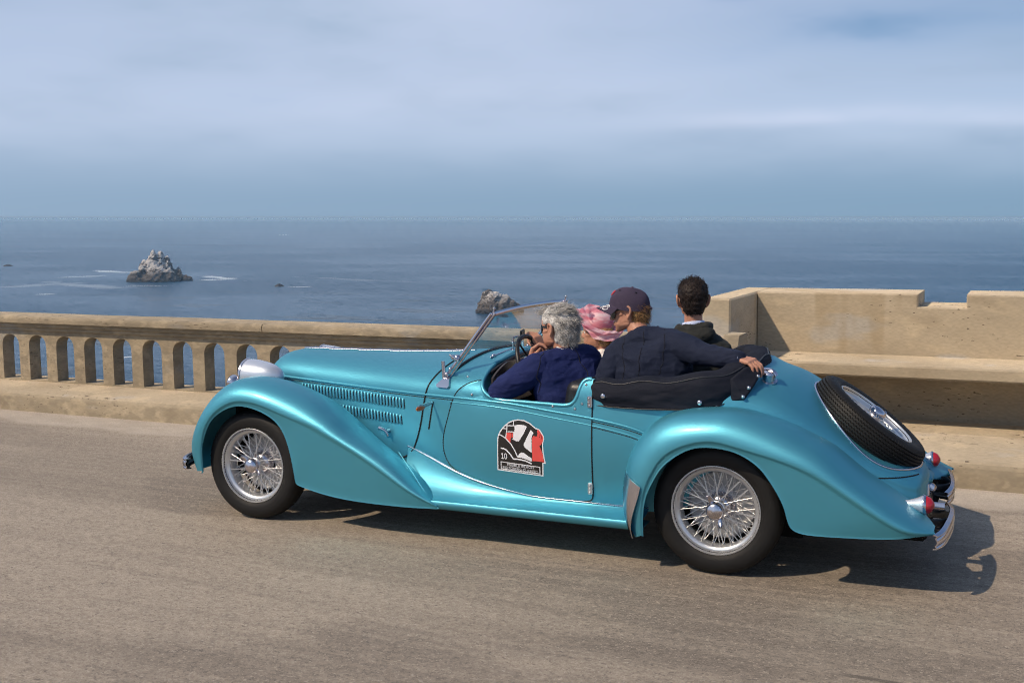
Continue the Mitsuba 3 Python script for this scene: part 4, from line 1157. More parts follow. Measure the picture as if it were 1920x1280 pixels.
whites += [ln([(.0121, .2176), (.0338, .2108), (.0553, .1989), (.0874, .1679), (.1121, .1298), (.1268, .096)], .006), ln([(.0237, .1399), (.0436, .138), (.058, .1318), (.083, .1076), (.1007, .0823), (.1295, .0839), (.1724, .0779), (.2114, .0638)], .0075),
           ln([(.1042, .3019), (.1039, .2714)], .006), ln([(.0509, .2709), (.1157, .2721)], .005), ln([(.0362, .2536), (.0626, .2527)], .005), ln([(.0653, .2688), (.056, .1957)], .005), ln([(.0667, .237), (.1128, .2371)], .005), ln([(.1132, .2693), (.1128, .2371)], .005)]
box = sticker([(.0201, .0632), (.2609, .0492), (.2604, .0065), (.0194, .0182)])
whites.append(box.difference(box.buffer(-0.0042, join_style="mitre")))
stuck(shapely.union_all(whites), 2, "decal_white", "white_drawing", 0.04)
stuck(sticker([(.0594, .2309), (.1012, .2304), (.1009, .2055), (.0879, .2029), (.0839, .1727), (.0732, .1836), (.059, .1992)]), 2, "decal_red", "red_panel", 0.04)
stuck(sticker([(.2165, .2103), (.2255, .2241), (.2361, .2199), (.2467, .2222), (.2493, .2389), (.2453, .2534), (.2541, .2596), (.2611, .2528), (.268, .2385), (.2784, .2294), (.2829, .2149), (.2806, .195), (.2709, .1779), (.2603, .1673), (.2706, .145), (.2792, .1193), (.2851, .0786), (.2152, .0796)]), 2, "decal_red", "red_arm", 0.04)
stuck(ln([(.0915, .230), (.0915, .204)], .003).union(ln([(.2655, .236), (.262, .215)], .003)).union(ln([(.275, .226), (.272, .206)], .003)), 3, "decal_black", "black_lines", 0.04)


def lettering(text, x, y, height, width, slope, name):
    m = meshkit.text_mesh(text, height, 0.0006, len(text) < 3)
    v = m.vertices.copy()
    v[:, 0] *= width / (v[:, 0].max() - v[:, 0].min())
    u, w = S_U - (x + v[:, 0]), S_W + y + slope * v[:, 0] + v[:, 1]
    p = on_body(u, w, 0.0034 + 0.0004 * 3 + v[:, 2])
    put(f"{ST}__{name}", outward((p, m.faces)), "decal_white", False, "car")


lettering("10", .0229, .0802, .032, .036, -0.02, "number")
lettering("PEBBLE BEACH", .0586, .0412, .0140, .160, -0.045, "first_line")
lettering("MOTORING CLASSIC", .0312, .0248, .0130, .212, -0.060, "second_line")
# ---------------------------------------------------------------- people
def skin_color(p, n, uv):
    return mix((0.50, 0.270, 0.185), (0.40, 0.185, 0.125), fbm(p.x * 22, p.y * 22, p.z * 22, 3))


def hair_fn(dark, light, f=260.0):
    def fn(p, n, uv):
        t = noise(p.x * f, p.y * f, p.z * f * 0.5) * 0.6 + noise(p.x * 45, p.y * 45, p.z * 30) * 0.4
        return mix(dark, light, smoothstep(0.25, 0.75, t))
    return fn


def cloth_fn(a, b):
    def fn(p, n, uv):
        return mix(a, b, fbm(p.x * 8, p.y * 8, p.z * 8, 3)) * (0.86 + 0.28 * noise(p.x * 420, p.y * 420, p.z * 420))
    return fn


def fold_bump(p, n, uv):
    w = 0.9 * fbm(p.x * 5, p.y * 5, p.z * 5, 2)
    return fbm(p.x * 9 + w * 3, p.y * 9, p.z * 15 + w * 4, 3) * 4 + 0.15 * noise(p.x * 350, p.y * 350, p.z * 350)


def cloth(a, b, rough=0.85, fold=0.006):
    return two(bumped(pr(proc(cloth_fn(a, b)), rough, spec=0.2, sheen=0.25), fold_bump, fold))


M["skin"] = two(pr(proc(skin_color), 0.5, spec=0.35))
M["grey_hair"] = two(pr(proc(hair_fn((0.20, 0.195, 0.19), (0.62, 0.61, 0.59))), 0.5, spec=0.4))
M["sandy_hair"] = two(pr(proc(hair_fn((0.12, 0.055, 0.022), (0.42, 0.24, 0.10))), 0.45, spec=0.4))
M["dark_hair"] = two(pr(proc(hair_fn((0.007, 0.005, 0.005), (0.030, 0.021, 0.018))), 0.6, spec=0.2))
M["blue_jacket"] = cloth((0.010, 0.017, 0.074), (0.017, 0.026, 0.108))
M["navy_jacket"] = cloth((0.010, 0.015, 0.034), (0.017, 0.023, 0.048))
M["charcoal_hoodie"] = cloth((0.020, 0.022, 0.022), (0.034, 0.037, 0.036))
M["white_cloth"] = cloth((0.70, 0.69, 0.68), (0.80, 0.79, 0.77), fold=0.003)
M["pale_blue_cloth"] = two(pr((0.50, 0.58, 0.80), 0.8))
M["dark_trousers"] = cloth((0.030, 0.028, 0.026), (0.045, 0.042, 0.038))
M["cap_cloth"] = two(bumped(pr(proc(cloth_fn((0.040, 0.034, 0.062), (0.068, 0.052, 0.082))), 0.9, spec=0.15), lambda p, n, uv: noise(p.x * 300, p.y * 300, p.z * 300), 0.0006))
M["red_thread"] = two(pr((0.55, 0.04, 0.06), 0.7))
M["white_thread"] = two(pr((0.8, 0.8, 0.82), 0.7))
M["sunglass"] = two(pr((0.006, 0.006, 0.007), 0.12, spec=0.6, clearcoat=1.0))
M["eye_white"] = two(pr((0.7, 0.68, 0.65), 0.2))


def hat_color(p, n, uv):
    s = fbm(p.x * 16 + 2 * fbm(p.x * 7, p.y * 7, p.z * 7, 2), p.y * 16, p.z * 42, 3)
    c = mix((0.80, 0.32, 0.40), (0.94, 0.66, 0.72), smoothstep(0.35, 0.62, s))
    return mix(c, (0.92, 0.78, 0.82), smoothstep(0.60, 0.70, s) * 0.8)


M["pink_straw"] = {"type": "principledthin", "base_color": proc(hat_color), "roughness": 0.35, "diff_trans": 0.7, "spec_trans": 0.0, "eta": 1.4}


def axes(fwd, up=(0, 0, 1)):
    x = np.asarray(fwd, float) / np.linalg.norm(fwd)
    z = np.asarray(up, float) - x * np.dot(up, x)
    z /= np.linalg.norm(z)
    return np.stack([x, np.cross(z, x), z], 1)


def bones(chain):
    """Hulls of neighbouring spheres [(point, radius), ...]."""
    return [hull([(np.asarray(a[0], float), a[1]), (np.asarray(b[0], float), b[1])], 2) for a, b in zip(chain[:-1], chain[1:])]


def blobs(parts, length, smooth=12, lam=0.5):
    u = m3.Manifold.batch_boolean(parts, m3.OpType.Add).refine_to_length(length)
    q = as_mesh(u)
    q.merge_vertices()
    q = trimesh.Trimesh(q.vertices, q.faces, process=True)
    trimesh.smoothing.filter_taubin(q, lamb=lam, nu=lam + 0.03, iterations=smooth)
    return q


def head_parts(c, A, s=1.0, female=False):
    h = lambda *sp: hull([(np.asarray(c) + A @ (np.array(p) * s), r * s) for p, r in sp], 2)
    j = 0.9 if female else 1.0
    out = [h(((-0.030, 0, 0.040), .079), ((0.024, 0, 0.038), .076), ((-0.01, 0, 0.050), .080)),
           h(((0.032, 0.010, 0.02), .055), ((0.032, -0.010, 0.02), .055), ((0.050, 0.022 * j, -0.055), .036), ((0.050, -0.022 * j, -0.055), .036), ((-0.005, 0.040 * j, -0.040), .034), ((-0.005, -0.040 * j, -0.040), .034)),
           h(((0.064, 0.014 * j, -0.086), .021), ((0.064, -0.014 * j, -0.086), .021), ((0.05, 0.024 * j, -0.058), .034), ((0.05, -0.024 * j, -0.058), .034), ((0.0, 0.046 * j, -0.062), .022), ((0.0, -0.046 * j, -0.062), .022)),
           h(((0.090, 0, 0.012), .008), ((0.108, 0, -0.024), .0105), ((0.090, 0.012, -0.030), .009), ((0.090, -0.012, -0.030), .009)),
           h(((0.079, 0.030, 0.026), .014), ((0.086, 0.006, 0.024), .013)), h(((0.079, -0.030, 0.026), .014), ((0.086, -0.006, 0.024), .013)),
           h(((0.060, 0.044, -0.012), .016), ((0.030, 0.060, -0.006), .014)), h(((0.060, -0.044, -0.012), .016), ((0.030, -0.060, -0.006), .014)),
           h(((0.086, 0.014, -0.053), .0075), ((0.092, 0, -0.051), .008), ((0.086, -0.014, -0.053), .0075)),
           h(((0.084, 0.013, -0.064), .008), ((0.090, 0, -0.065), .0085), ((0.084, -0.013, -0.064), .008)),
           h(((0.074, 0, -0.094), .017), ((0.070, 0, -0.088), .019))]
    for t in (1, -1):
        out.append(h(((-0.002, 0.074 * t, 0.020), .010), ((-0.022, 0.083 * t, 0.024), .009), ((-0.026, 0.083 * t, 0.000), .009), ((-0.010, 0.076 * t, -0.034), .008)))
        out.append(h(((-0.004, 0.078 * t, -0.02), .007), ((-0.012, 0.079 * t, -0.034), .008)))
    return out


def ear_detail(c, A, t, s=1.0):
    pts = [(-0.002, .080, -.006), (0.004, .084, .018), (-0.012, .095, .034), (-0.030, .099, .022), (-0.030, .096, -.002), (-0.016, .087, -.026), (-0.008, .080, -.034)]
    p = smooth_path([np.asarray(c) + A @ (np.array([x, y * t, z]) * s) for x, y, z in pts], 24)
    return bones([(q, 0.0068 * s) for q in p])


def hand_parts(w, A, side, curl, spread=0.1, thumb=0.5, s=1.0):
    """w: wrist; A: columns along the fingers, towards the thumb-side times side, out of the back of the hand."""
    P_ = lambda x, y, z: np.asarray(w) + A @ (np.array([x, y * side, z]) * s)
    out = [hull([(P_(0.0, 0.016, 0), .019 * s), (P_(0.0, -0.016, 0), .018 * s), (P_(0.075, 0.030, 0.002), .0125 * s), (P_(0.070, -0.032, 0), .0115 * s)], 2)]
    for k, (y, ln) in enumerate(((0.031, 1.0), (0.010, 1.10), (-0.012, 1.02), (-0.031, 0.82))):
        x, z, a = 0.078 - 0.004 * abs(k - 1), 0.0, 0.0
        yy = y
        chain = [(P_(0.055, y * 0.9, 0), .011 * s), (P_(x, yy, z), .0098 * s)]
        for L, r, cc in zip((0.043, 0.027, 0.022), (.0088, .0080, .0070), curl):
            a += cc * (1 + 0.08 * (k - 1.5))
            x, z, yy = x + L * ln * math.cos(a), z - L * ln * math.sin(a), yy + spread * L * (1.5 - k) * 0.5
            chain.append((P_(x, yy, z), r * s))
        out += bones(chain)
    out += bones([(P_(0.012, 0.022, -0.004), .0135 * s), (P_(0.040, 0.048, -0.012), .0115 * s), (P_(0.066, 0.056 - 0.012 * thumb, -0.022 - 0.012 * thumb), .0095 * s), (P_(0.088, 0.052 - 0.030 * thumb, -0.026 - 0.020 * thumb), .0078 * s)])
    return out


def strands(key, roots, normals, comb, length, n, bsdf, seed, r=0.0011, lift=0.5, curl=0.25, segs=6):
    """Locks of hair as thin tapering tubes."""
    rng = np.random.default_rng(seed)
    V, F, off = [], [], 0
    pick = rng.choice(len(roots), n)
    for i in pick:
        p, nn = roots[i] + rng.normal(0, 0.002, 3), normals[i]
        d = np.asarray(comb(p, nn, rng), float)
        d = d / np.linalg.norm(d)
        L = length * rng.uniform(0.55, 1.25)
        pts, dirn = [p - nn * 0.004], nn * lift + d
        w = rng.normal(0, 1, 3) * curl
        for k in range(segs):
            dirn = dirn / np.linalg.norm(dirn)
            pts.append(pts[-1] + dirn * L / segs)
            dirn = dirn * 0.75 + d * 0.45 + w * 0.14 - nn * 0.07
        t = common_tube(np.array(pts), np.linspace(r * 1.3, r * 0.35, segs + 1))
        V.append(t[0])
        F.append(t[1] + off)
        off += len(t[0])
    return trimesh.Trimesh(np.vstack(V), np.vstack(F), process=False)


def common_tube(p, r, sides=3):
    t = np.gradient(p, axis=0)
    t /= np.linalg.norm(t, axis=1, keepdims=True) + 1e-12
    a = np.cross(t, [0.31, 0.52, 0.79])
    a /= np.linalg.norm(a, axis=1, keepdims=True) + 1e-12
    b = np.cross(t, a)
    g = np.arange(sides) * 2 * np.pi / sides
    v = p[:, None] + r[:, None, None] * (np.cos(g)[None, :, None] * a[:, None] + np.sin(g)[None, :, None] * b[:, None])
    q = quads(len(p), sides, True)
    return v.reshape(-1, 3), np.vstack([q[:, [0, 1, 2]], q[:, [0, 2, 3]]])


def scalp(c, A, grow, s=1.0, keep=None, amp=0.006, seed=0, f=38):
    """A shell of hair over the skull, cut by keep(local points)."""
    h = lambda *sp: hull([(np.array(p) * s, r * s) for p, r in sp], 3)
    u = m3.Manifold.batch_boolean([h(((-0.032, 0, 0.042), .080 + grow), ((0.022, 0, 0.042), .077 + grow), ((-0.01, 0, 0.052), .081 + grow)), h(((-0.045, 0, -0.03), .060 + grow * 0.8), ((-0.034, 0, 0.03), .078 + grow * 0.9))], m3.OpType.Add).refine_to_length(0.006 * s)
    q = as_mesh(u)
    q.merge_vertices()
    trimesh.smoothing.filter_taubin(q, iterations=8)
    v = np.array(q.vertices)
    nrm = q.vertex_normals
    v = v + nrm * (amp * 2 * (meshkit.fbm(v * f + seed, 3, seed) - 0.5))[:, None]
    if keep is not None:
        k = keep(v / s)
        v = v - nrm * (0.030 * s * (1 - k))[:, None]
    return trimesh.Trimesh(np.asarray(c) + v @ A.T, q.faces, process=False), v / s, nrm @ A.T


def hairline(front=0.045, slope=0.9, side=0.0, back=-0.075, ears=True):
    """1 where hair grows, 0 on the face, in head coordinates."""
    def fn(v):
        x, y, z = v.T
        face = x - front - slope * np.clip(z - 0.06, -1, 1)
        k = np.clip(0.5 - face / 0.014, 0, 1)
        burn = np.clip((0.002 - x) / 0.012 + 0.5, 0, 1)                 # in front of the ears only above them
        k = np.where(z < 0.03, np.minimum(k, burn), k)
        k = k * np.clip((z - back) / 0.012 + 0.5, 0, 1)
        if ears:
            e = np.hypot((x + 0.010) / 0.030, (z + 0.004) / 0.040)
            k = np.where(np.abs(y) > 0.05, k * np.clip((e - 0.85) / 0.25, 0, 1), k)
        return k
    return fn


def wrinkled(q, amp, f=(6, 6, 11), seed=0):
    v = np.array(q.vertices)
    n = q.vertex_normals
    w = meshkit.fbm(v * np.array(f) + seed, 3, seed)
    r = 1 - np.abs(meshkit.fbm(v * np.array(f) * 1.6 + 2 * seed, 3, seed + 7) - 0.5) * 4
    return trimesh.Trimesh(v + n * (amp * ((w - 0.5) * 2.0 + 0.8 * np.clip(r, 0, 1) ** 2))[:, None], q.faces, process=False)


def eyes(key, c, A):
    for t in (1, -1):
        put(f"{key}__eye", spheroid(np.asarray(c) + A @ np.array([0.071, 0.030 * t, 0.006]), (0.012,) * 3, 2), "eye_white", True, "car")
        put(f"{key}__iris", spheroid(np.asarray(c) + A @ np.array([0.080, 0.030 * t, 0.006]), (0.0052,) * 3, 2), "dark_void", True, "car")


def glasses(key, c, A, big=1.0):
    L = lambda x, y, z: np.asarray(c) + A @ np.array([x, y, z])
    for t in (1, -1):
        pts = [(-.026, .017), (-.010, .021), (.012, .021), (.027, .016), (.026, -.006), (.014, -.020), (-.010, -.021), (-.024, -.010)]
        ring = smooth_path([(0.108 - 0.62 * (0.030 + a) * big, t * (0.037 + a * big), 0.004 + 1.2 * b * big) for a, b in pts], 30, closed=True)
        w = np.array([L(*p) for p in ring])
        mid, fwd = w.mean(0), A[:, 0]
        v = np.vstack([w + fwd * 0.002, w - fwd * 0.002, mid + fwd * 0.005, mid + fwd * 0.001])
        j = np.arange(30)
        j2 = (j + 1) % 30
        f = np.vstack([np.stack([j, j2, j * 0 + 60], 1), np.stack([j2 + 30, j + 30, j * 0 + 61], 1), np.stack([j2, j, j + 30], 1), np.stack([j2, j + 30, j2 + 30], 1)])
        put(f"{key}__sunglasses__lens", outward((v, f)), "sunglass", 40, "car")
        put(f"{key}__sunglasses__temple", tube(np.array([L(0.060, t * 0.068, 0.018), L(0.030, t * 0.079, 0.018), L(-0.010, t * 0.084, 0.018), L(-0.030, t * 0.084, 0.010)]), 0.0032, 6, flat=(0.7, 1.6)), "sunglass", 50, "car")
    put(f"{key}__sunglasses__bridge", tube(np.array([L(0.094, 0.012, 0.018), L(0.098, 0, 0.020), L(0.094, -0.012, 0.018)]), 0.003, 6), "sunglass", 50, "car")


def legs(hip, knee, foot, spread):
    out = []
    for t in (1, -1):
        o = np.array([0, t * spread, 0])
        out += bones([(np.asarray(hip) + o * 0.7, .088), (np.asarray(knee) + o, .060), (np.asarray(foot) + o * 0.9, .042)])
        out += bones([(np.asarray(foot) + o * 0.9 + [0, 0, -0.03], .036), (np.asarray(foot) + o + [0.14, 0, -0.045], .030)])
    return out


def person(key, label, group=None):
    labels[key] = {"label": label, "category": "person"}


M["dark_seam"] = two(pr((0.004, 0.005, 0.012), 0.9))


def cloth_seams(key, coat, paths):
    """Sewn seams that follow the coat."""
    tree = cKDTree(coat.vertices)
    out = []
    for p in paths:
        q = smooth_path(p, 14)
        near = coat.vertices[tree.query(q)[1]]
        out.append(tube(smooth_path(0.5 * near + 0.25 * np.roll(near, 1, 0) + 0.25 * np.roll(near, -1, 0) if False else near, 40), 0.0026, 6))
    put(key, join(out), "dark_seam", 40, "car", kind="stuff")


# --- the driver
key = "person"
c, A = np.array([1.040, 0.330, 1.222]), axes((0.93, -0.28, -0.05), (0.03, -0.03, 1))
hA = axes((0.05, -0.18, 0.98), (0.9, 0.35, 0.10))
wA = axes((0.55, -0.10, 0.80), (-0.80, 0.1, 0.6))
trunk = [hull([((1.045, .475, .99), .070), ((.905, .21, 1.02), .072), ((.95, .44, .66), .110), ((.95, .24, .66), .110), ((1.02, .33, .92), .105)], 2)]
neck = bones([(c + A @ np.array([-.02, 0, -.06]), .056), (np.array([.985, .335, 1.07]), .060), (np.array([.965, .335, 1.02]), .080)])
lw, rw_ = np.array([1.192, .395, 1.035]), np.array([1.205, .185, 1.085])
larm = bones([((1.085, .520, 1.005), .062), ((1.275, .615, .880), .046), (lw, .030)])
rarm = bones([((.93, .195, 1.02), .060), ((1.13, .10, .88), .046), (rw_, .030)])
lhand = hand_parts(lw, axes((-0.18, -0.20, 0.96), (0.85, 0.35, 0.25)), -1, (0.75, 1.0, 0.6), thumb=0.8)
rhand = hand_parts(rw_, axes((0.42, 0.08, 0.90), (-0.2, 0.25, 0.9)), 1, (0.55, 1.05, 0.8), thumb=1.0)
body_m = blobs(head_parts(c, A) + neck + trunk + larm + rarm + lhand + rhand + ear_detail(c, A, 1) + ear_detail(c, A, -1) + legs((1.0, .34, .60), (1.42, .34, .70), (1.60, .34, .46), .12), 0.0065, 10)
put(key, body_m, "skin", True, "car")
person(key, "grey-haired driver in a bright blue blazer and dark sunglasses holding the steering wheel")
jk = [hull([((1.055, .488, .990), .088), ((.905, .215, 1.022), .088), ((.935, .455, .66), .135), ((.935, .255, .66), .125), ((1.03, .34, .92), .118), ((.925, .33, .90), .135)], 3),
      hull([((1.085, .50, 1.015), .084), ((.905, .215, 1.040), .084), ((.965, .335, 1.060), .072)], 3)]
jk += bones([((1.095, .520, 1.018), .084), ((1.185, .590, .945), .076), ((1.285, .635, .880), .062)]) + bones([((1.285, .632, .880), .062), ((1.24, .52, .955), .056), ((1.20, .425, 1.012), .045)])
jk += bones([((.93, .195, 1.02), .080), ((1.13, .10, .88), .064), ((1.185, .150, 1.02), .047)])
coat = wrinkled(blobs(jk, 0.012, 12), 0.008, (7, 7, 9), 3)
put(f"{key}__blazer", coat, "blue_jacket", True, "car")
cloth_seams(f"{key}__blazer__seams", coat, [[(1.06, .50, 1.12), (1.05, .58, 1.05), (1.04, .62, .97), (1.06, .60, .88)], [(.93, .36, 1.13), (.86, .38, 1.0), (.84, .38, .85), (.82, .37, .70)]])
a = np.linspace(0, 2 * np.pi, 40, endpoint=False)
cc = np.array([.985, .335, 1.098])
put(f"{key}__shirt_collar", tube(cc + 0.064 * (np.cos(a)[:, None] * np.array([0.95, 0, 0.30]) + np.sin(a)[:, None] * np.array([0, 1.02, 0.03])), 0.012, 8, closed=True, flat=(0.6, 1.5)), "white_cloth", 50, "car")
put(f"{key}__shirt_cuff", join([tube(np.array([lw + [0.004, 0.016, -0.014], lw + [0, -0.002, 0.006]]), 0.038, 16), tube(np.array([rw_ + [-0.012, -0.01, -0.04], rw_ + [-0.002, 0, -0.01]]), 0.038, 16)]), "white_cloth", 40, "car", kind="stuff")
put(f"{key}__trousers", blobs(bones([((1.0, .42, .60), .10), ((1.42, .46, .70), .072), ((1.60, .45, .47), .052)]) + bones([((1.0, .25, .60), .10), ((1.42, .22, .70), .072), ((1.60, .23, .47), .052)]), 0.02, 6), "dark_trousers", True, "car")
keep = hairline(0.052, 0.35, back=-0.085)
sh, loc, nn = scalp(c, A, 0.016, keep=keep, amp=0.010, seed=2, f=30)
ok = (keep(loc) > 0.85) & ~((np.abs(loc[:, 1]) > 0.040) & (loc[:, 0] > -0.045) & (loc[:, 2] < 0.078))
top = ok & (loc[:, 2] > 0.05)


def comb_wind(p, n, rng):
    l = (p - c) @ A
    w = 0.5 + 0.5 * math.sin(26 * l[0] + 31 * l[2] + 15 * l[1])
    if l[2] > 0.085:
        sweep = np.array([-0.75 + 1.5 * (l[0] > 0.035), 0.25, 0.25 * w])
    else:
        sweep = np.array([-0.75, 0.0, -0.15 - 0.5 * w - (0.35 if l[2] < 0.02 else 0)])
    return A @ (sweep + rng.normal(0, 0.13, 3))


hair = [sh, strands("", sh.vertices[ok], nn[ok], comb_wind, 0.042, 2200, None, 5, 0.0015, 0.05, 0.12, 8), strands("", sh.vertices[top], nn[top], comb_wind, 0.058, 450, None, 6, 0.0012, 0.45, 0.35, 8)]
put(f"{key}__hair", join(hair), "grey_hair", True, "car")
glasses(key, c, A, 1.0)
eyes(key, c, A)
ring = lw + axes((-0.18, -0.20, 0.96), (0.85, 0.35, 0.25)) @ np.array([0.1, 0, 0])

# --- the woman in the pink hat
key = "person_001"
c, A = np.array([1.038, -0.335, 1.135]), axes((0.98, 0.05, 0.02))
trunk = [hull([((.99, -.22, .93), .062), ((.99, -.47, .93), .062), ((.98, -.30, .62), .11), ((.98, -.40, .62), .11), ((1.03, -.345, .86), .095)], 2)]
neck = bones([(c + A @ np.array([-.025, 0, -.06]), .040), (np.array([1.0, -.34, .985]), .042), (np.array([.995, -.345, .94]), .07)])
wrist = np.array([1.22, -.30, .70])
arms_ = bones([((.995, -.19, .93), .052), ((1.06, -.15, .70), .042), (wrist, .028)]) + bones([((.995, -.50, .93), .052), ((1.06, -.52, .70), .042), ((1.22, -.40, .70), .028)])
hands_ = hand_parts(wrist, axes((0.9, -0.2, -0.2), (0, 0, 1)), -1, (0.3, 0.4, 0.3), s=0.9) + hand_parts(np.array([1.22, -.40, .70]), axes((0.9, 0.2, -0.2), (0, 0, 1)), 1, (0.3, 0.4, 0.3), s=0.9)
body_m = blobs(head_parts(c, A, 0.94, True) + neck + trunk + arms_ + hands_ + ear_detail(c, A, 1, 0.94) + legs((1.0, -.345, .58), (1.42, -.345, .68), (1.58, -.345, .45), .10), 0.0075, 9)
put(key, body_m, "skin", True, "car")
person(key, "woman in a wide pink hat and white blouse sitting beside the driver")
put(f"{key}__blouse", wrinkled(blobs([hull([((.985, -.215, .935), .074), ((.985, -.475, .935), .074), ((.97, -.28, .62), .125), ((.97, -.42, .62), .125), ((1.04, -.345, .86), .105)], 3), hull([((.985, -.25, .955), .06), ((.985, -.44, .955), .06), ((.995, -.34, .985), .06)], 3)] + bones([((.99, -.185, .93), .072), ((1.06, -.145, .70), .058)]) + bones([((.99, -.505, .93), .072), ((1.06, -.525, .70), .058)]), 0.013, 10), 0.008, (8, 8, 8), 4), "white_cloth", True, "car")
put(f"{key}__skirt", blobs(bones([((1.0, -.27, .58), .10), ((1.42, -.24, .68), .07), ((1.56, -.25, .5), .05)]) + bones([((1.0, -.42, .58), .10), ((1.42, -.45, .68), .07), ((1.56, -.44, .5), .05)]), 0.02, 6), "dark_trousers", True, "car")
_k1 = hairline(0.05, 0.35, back=-0.10)
sh, loc, nn = scalp(c, A, 0.006, 0.94, lambda v: _k1(v) * np.clip((0.045 - v[:, 2]) / 0.012, 0, 1), 0.005, 4)
put(f"{key}__hair", sh, "sandy_hair", True, "car")
eyes(key, c, A)
hc, hn = np.array([1.024, -0.335, 1.200]), np.array([-0.42, 0.28, 0.85])
H = axes(np.array([0.85, 0.0, 0.50]), hn)
th = np.linspace(0, 2 * np.pi, 120, endpoint=False)


def hat_layer(r0, r1, z0, z1, wave, k, ph, droop, n=22):
    rows = []
    for x in np.linspace(0, 1, n):
        r = r0 + (r1 - r0) * x
        z = z0 + (z1 - z0) * x - droop * x ** 2 + wave * x ** 1.3 * (np.sin(k * th + ph) * 0.6 + 0.4 * np.sin((2 * k + 1) * th + 2.1 * ph) + 0.3 * np.sin(13 * th + 5 * x + ph))
        rr = r * (1 + 0.07 * np.sin(3 * th + ph) + 0.03 * np.sin(7 * th + 2 * ph))
        rows.append(np.stack([rr * np.cos(th), rr * np.sin(th), z + 0 * th], 1))
    g = np.array(rows)
    v = hc + g.reshape(-1, 3) @ H.T
    return trimesh.Trimesh(v, np.vstack([quads(n, 120, True)[:, [0, 1, 2]], quads(n, 120, True)[:, [0, 2, 3]]]), process=False)


ph = np.linspace(0, np.pi / 2, 14)
crown = np.array([np.stack([(0.086 + 0.004 * np.sin(5 * th)) * np.sin(t + 0.02) ** 0.7 * np.cos(th), (0.082) * np.sin(t + 0.02) ** 0.7 * np.sin(th), 0.085 * np.cos(t) + 0 * th], 1) for t in ph])
put(f"{key}__hat__crown", trimesh.Trimesh(hc + crown.reshape(-1, 3) @ H.T, np.vstack([quads(14, 120, True)[:, [0, 1, 2]], quads(14, 120, True)[:, [0, 2, 3]]]), process=False), "pink_straw", True, "car")
put(f"{key}__hat__brim", hat_layer(0.084, 0.166, 0.004, 0.0, 0.012, 2, 0.6, 0.006), "pink_straw", True, "car")
for i, (r0, r1, z0, z1, wv, k, p_) in enumerate(((0.086, 0.150, 0.012, 0.020, 0.012, 2, 2.9),)):
    put(f"{key}__hat__ruffle", hat_layer(r0, r1, z0, z1, wv, k, p_, 0.0, 14), "pink_straw", True, "car")
for t0, dq in ((0.1, -0.03),):
    q = np.linspace(0, 1, 26)
    mid = np.stack([(0.10 + dq + 0.05 * np.sin(q * np.pi)) * np.cos(t0 + q * 1.1), (0.10 + dq + 0.05 * np.sin(q * np.pi)) * np.sin(t0 + q * 1.1), 0.03 + 0.055 * np.sin(q * np.pi) ** 1.5], 1)
    wid = np.stack([0.02 * np.cos(q * 6 + t0), 0.02 * np.sin(q * 5 + t0), 0.018 + 0.012 * np.cos(q * 9)], 1)
    g = np.stack([mid - wid * 0.5 + (x * wid) for x in np.linspace(0, 1, 6)], 1)
    put(f"{key}__hat__loop", (hc + g.reshape(-1, 3) @ H.T, quads(26, 6)), "pink_straw", True, "car")

# --- the man in the cap, turned to the woman, his arm along the folded hood
key = "person_002"
c, A = np.array([0.650, 0.205, 1.320]), axes((0.97, 0.12, -0.13), (0.12, -0.05, 0.99))
rwr = np.array([-0.040, 0.405, 1.098])
trunk = [hull([((.66, .25, 1.08), .075), ((.37, .25, 1.13), .078), ((.60, .25, .68), .115), ((.38, .25, .68), .115), ((.53, .20, 1.03), .11)], 2)]
neck = bones([(c + A @ np.array([-.025, 0, -.06]), .056), (np.array([.565, .235, 1.185]), .062), (np.array([.52, .25, 1.13]), .085)])
arms_ = bones([((.36, .27, 1.14), .062), ((.165, .345, 1.105), .047), (rwr, .030)]) + bones([((.68, .28, 1.08), .060), ((.745, .345, .87), .046), ((.66, .20, .74), .032)])
rhA = axes((-0.93, 0.25, -0.10), (-0.08, 0.15, 0.98))
hands_ = hand_parts(rwr, rhA, 1, (0.55, 0.75, 0.45), thumb=0.6) + hand_parts(np.array([.66, .20, .74]), axes((-0.3, -0.9, 0.1), (0.5, 0, 0.8)), -1, (0.4, 0.5, 0.4))
body_m = blobs(head_parts(c, A, 0.97) + neck + trunk + arms_ + hands_ + ear_detail(c, A, 1, 0.97) + ear_detail(c, A, -1, 0.97) + legs((.42, .26, .66), (.78, .26, .62), (.80, .26, .47), .12), 0.0065, 10)
put(key, body_m, "skin", True, "car")
person(key, "man in a faded navy baseball cap leaning forward with one arm along the folded hood")
jk = [hull([((.665, .265, 1.085), .092), ((.365, .265, 1.135), .096), ((.61, .27, .70), .140), ((.38, .27, .70), .140), ((.52, .285, 1.03), .130), ((.53, .20, 1.0), .12)], 3),
      hull([((.64, .26, 1.10), .085), ((.38, .26, 1.155), .085), ((.535, .255, 1.165), .082)], 3)]
jk += bones([((.355, .275, 1.145), .084), ((.26, .315, 1.13), .074), ((.165, .345, 1.105), .064), ((.06, .375, 1.098), .055), ((-.022, .400, 1.098), .046)])
jk += bones([((.69, .285, 1.075), .080), ((.725, .325, .98), .072), ((.750, .345, .87), .062)]) + bones([((.750, .345, .87), .060), ((.68, .22, .76), .048)])
coat = wrinkled(blobs(jk, 0.012, 12), 0.008, (7, 7, 9), 8)
put(f"{key}__jacket", coat, "navy_jacket", True, "car")
cloth_seams(f"{key}__jacket__seams", coat, [[(.52, .34, 1.24), (.52, .42, 1.08), (.51, .43, .92), (.50, .42, .78)], [(.41, .28, 1.24), (.39, .36, 1.16), (.39, .40, 1.07), (.42, .38, .99)], [(.64, .30, 1.19), (.63, .38, 1.10), (.62, .42, 1.0), (.64, .40, .92)]])
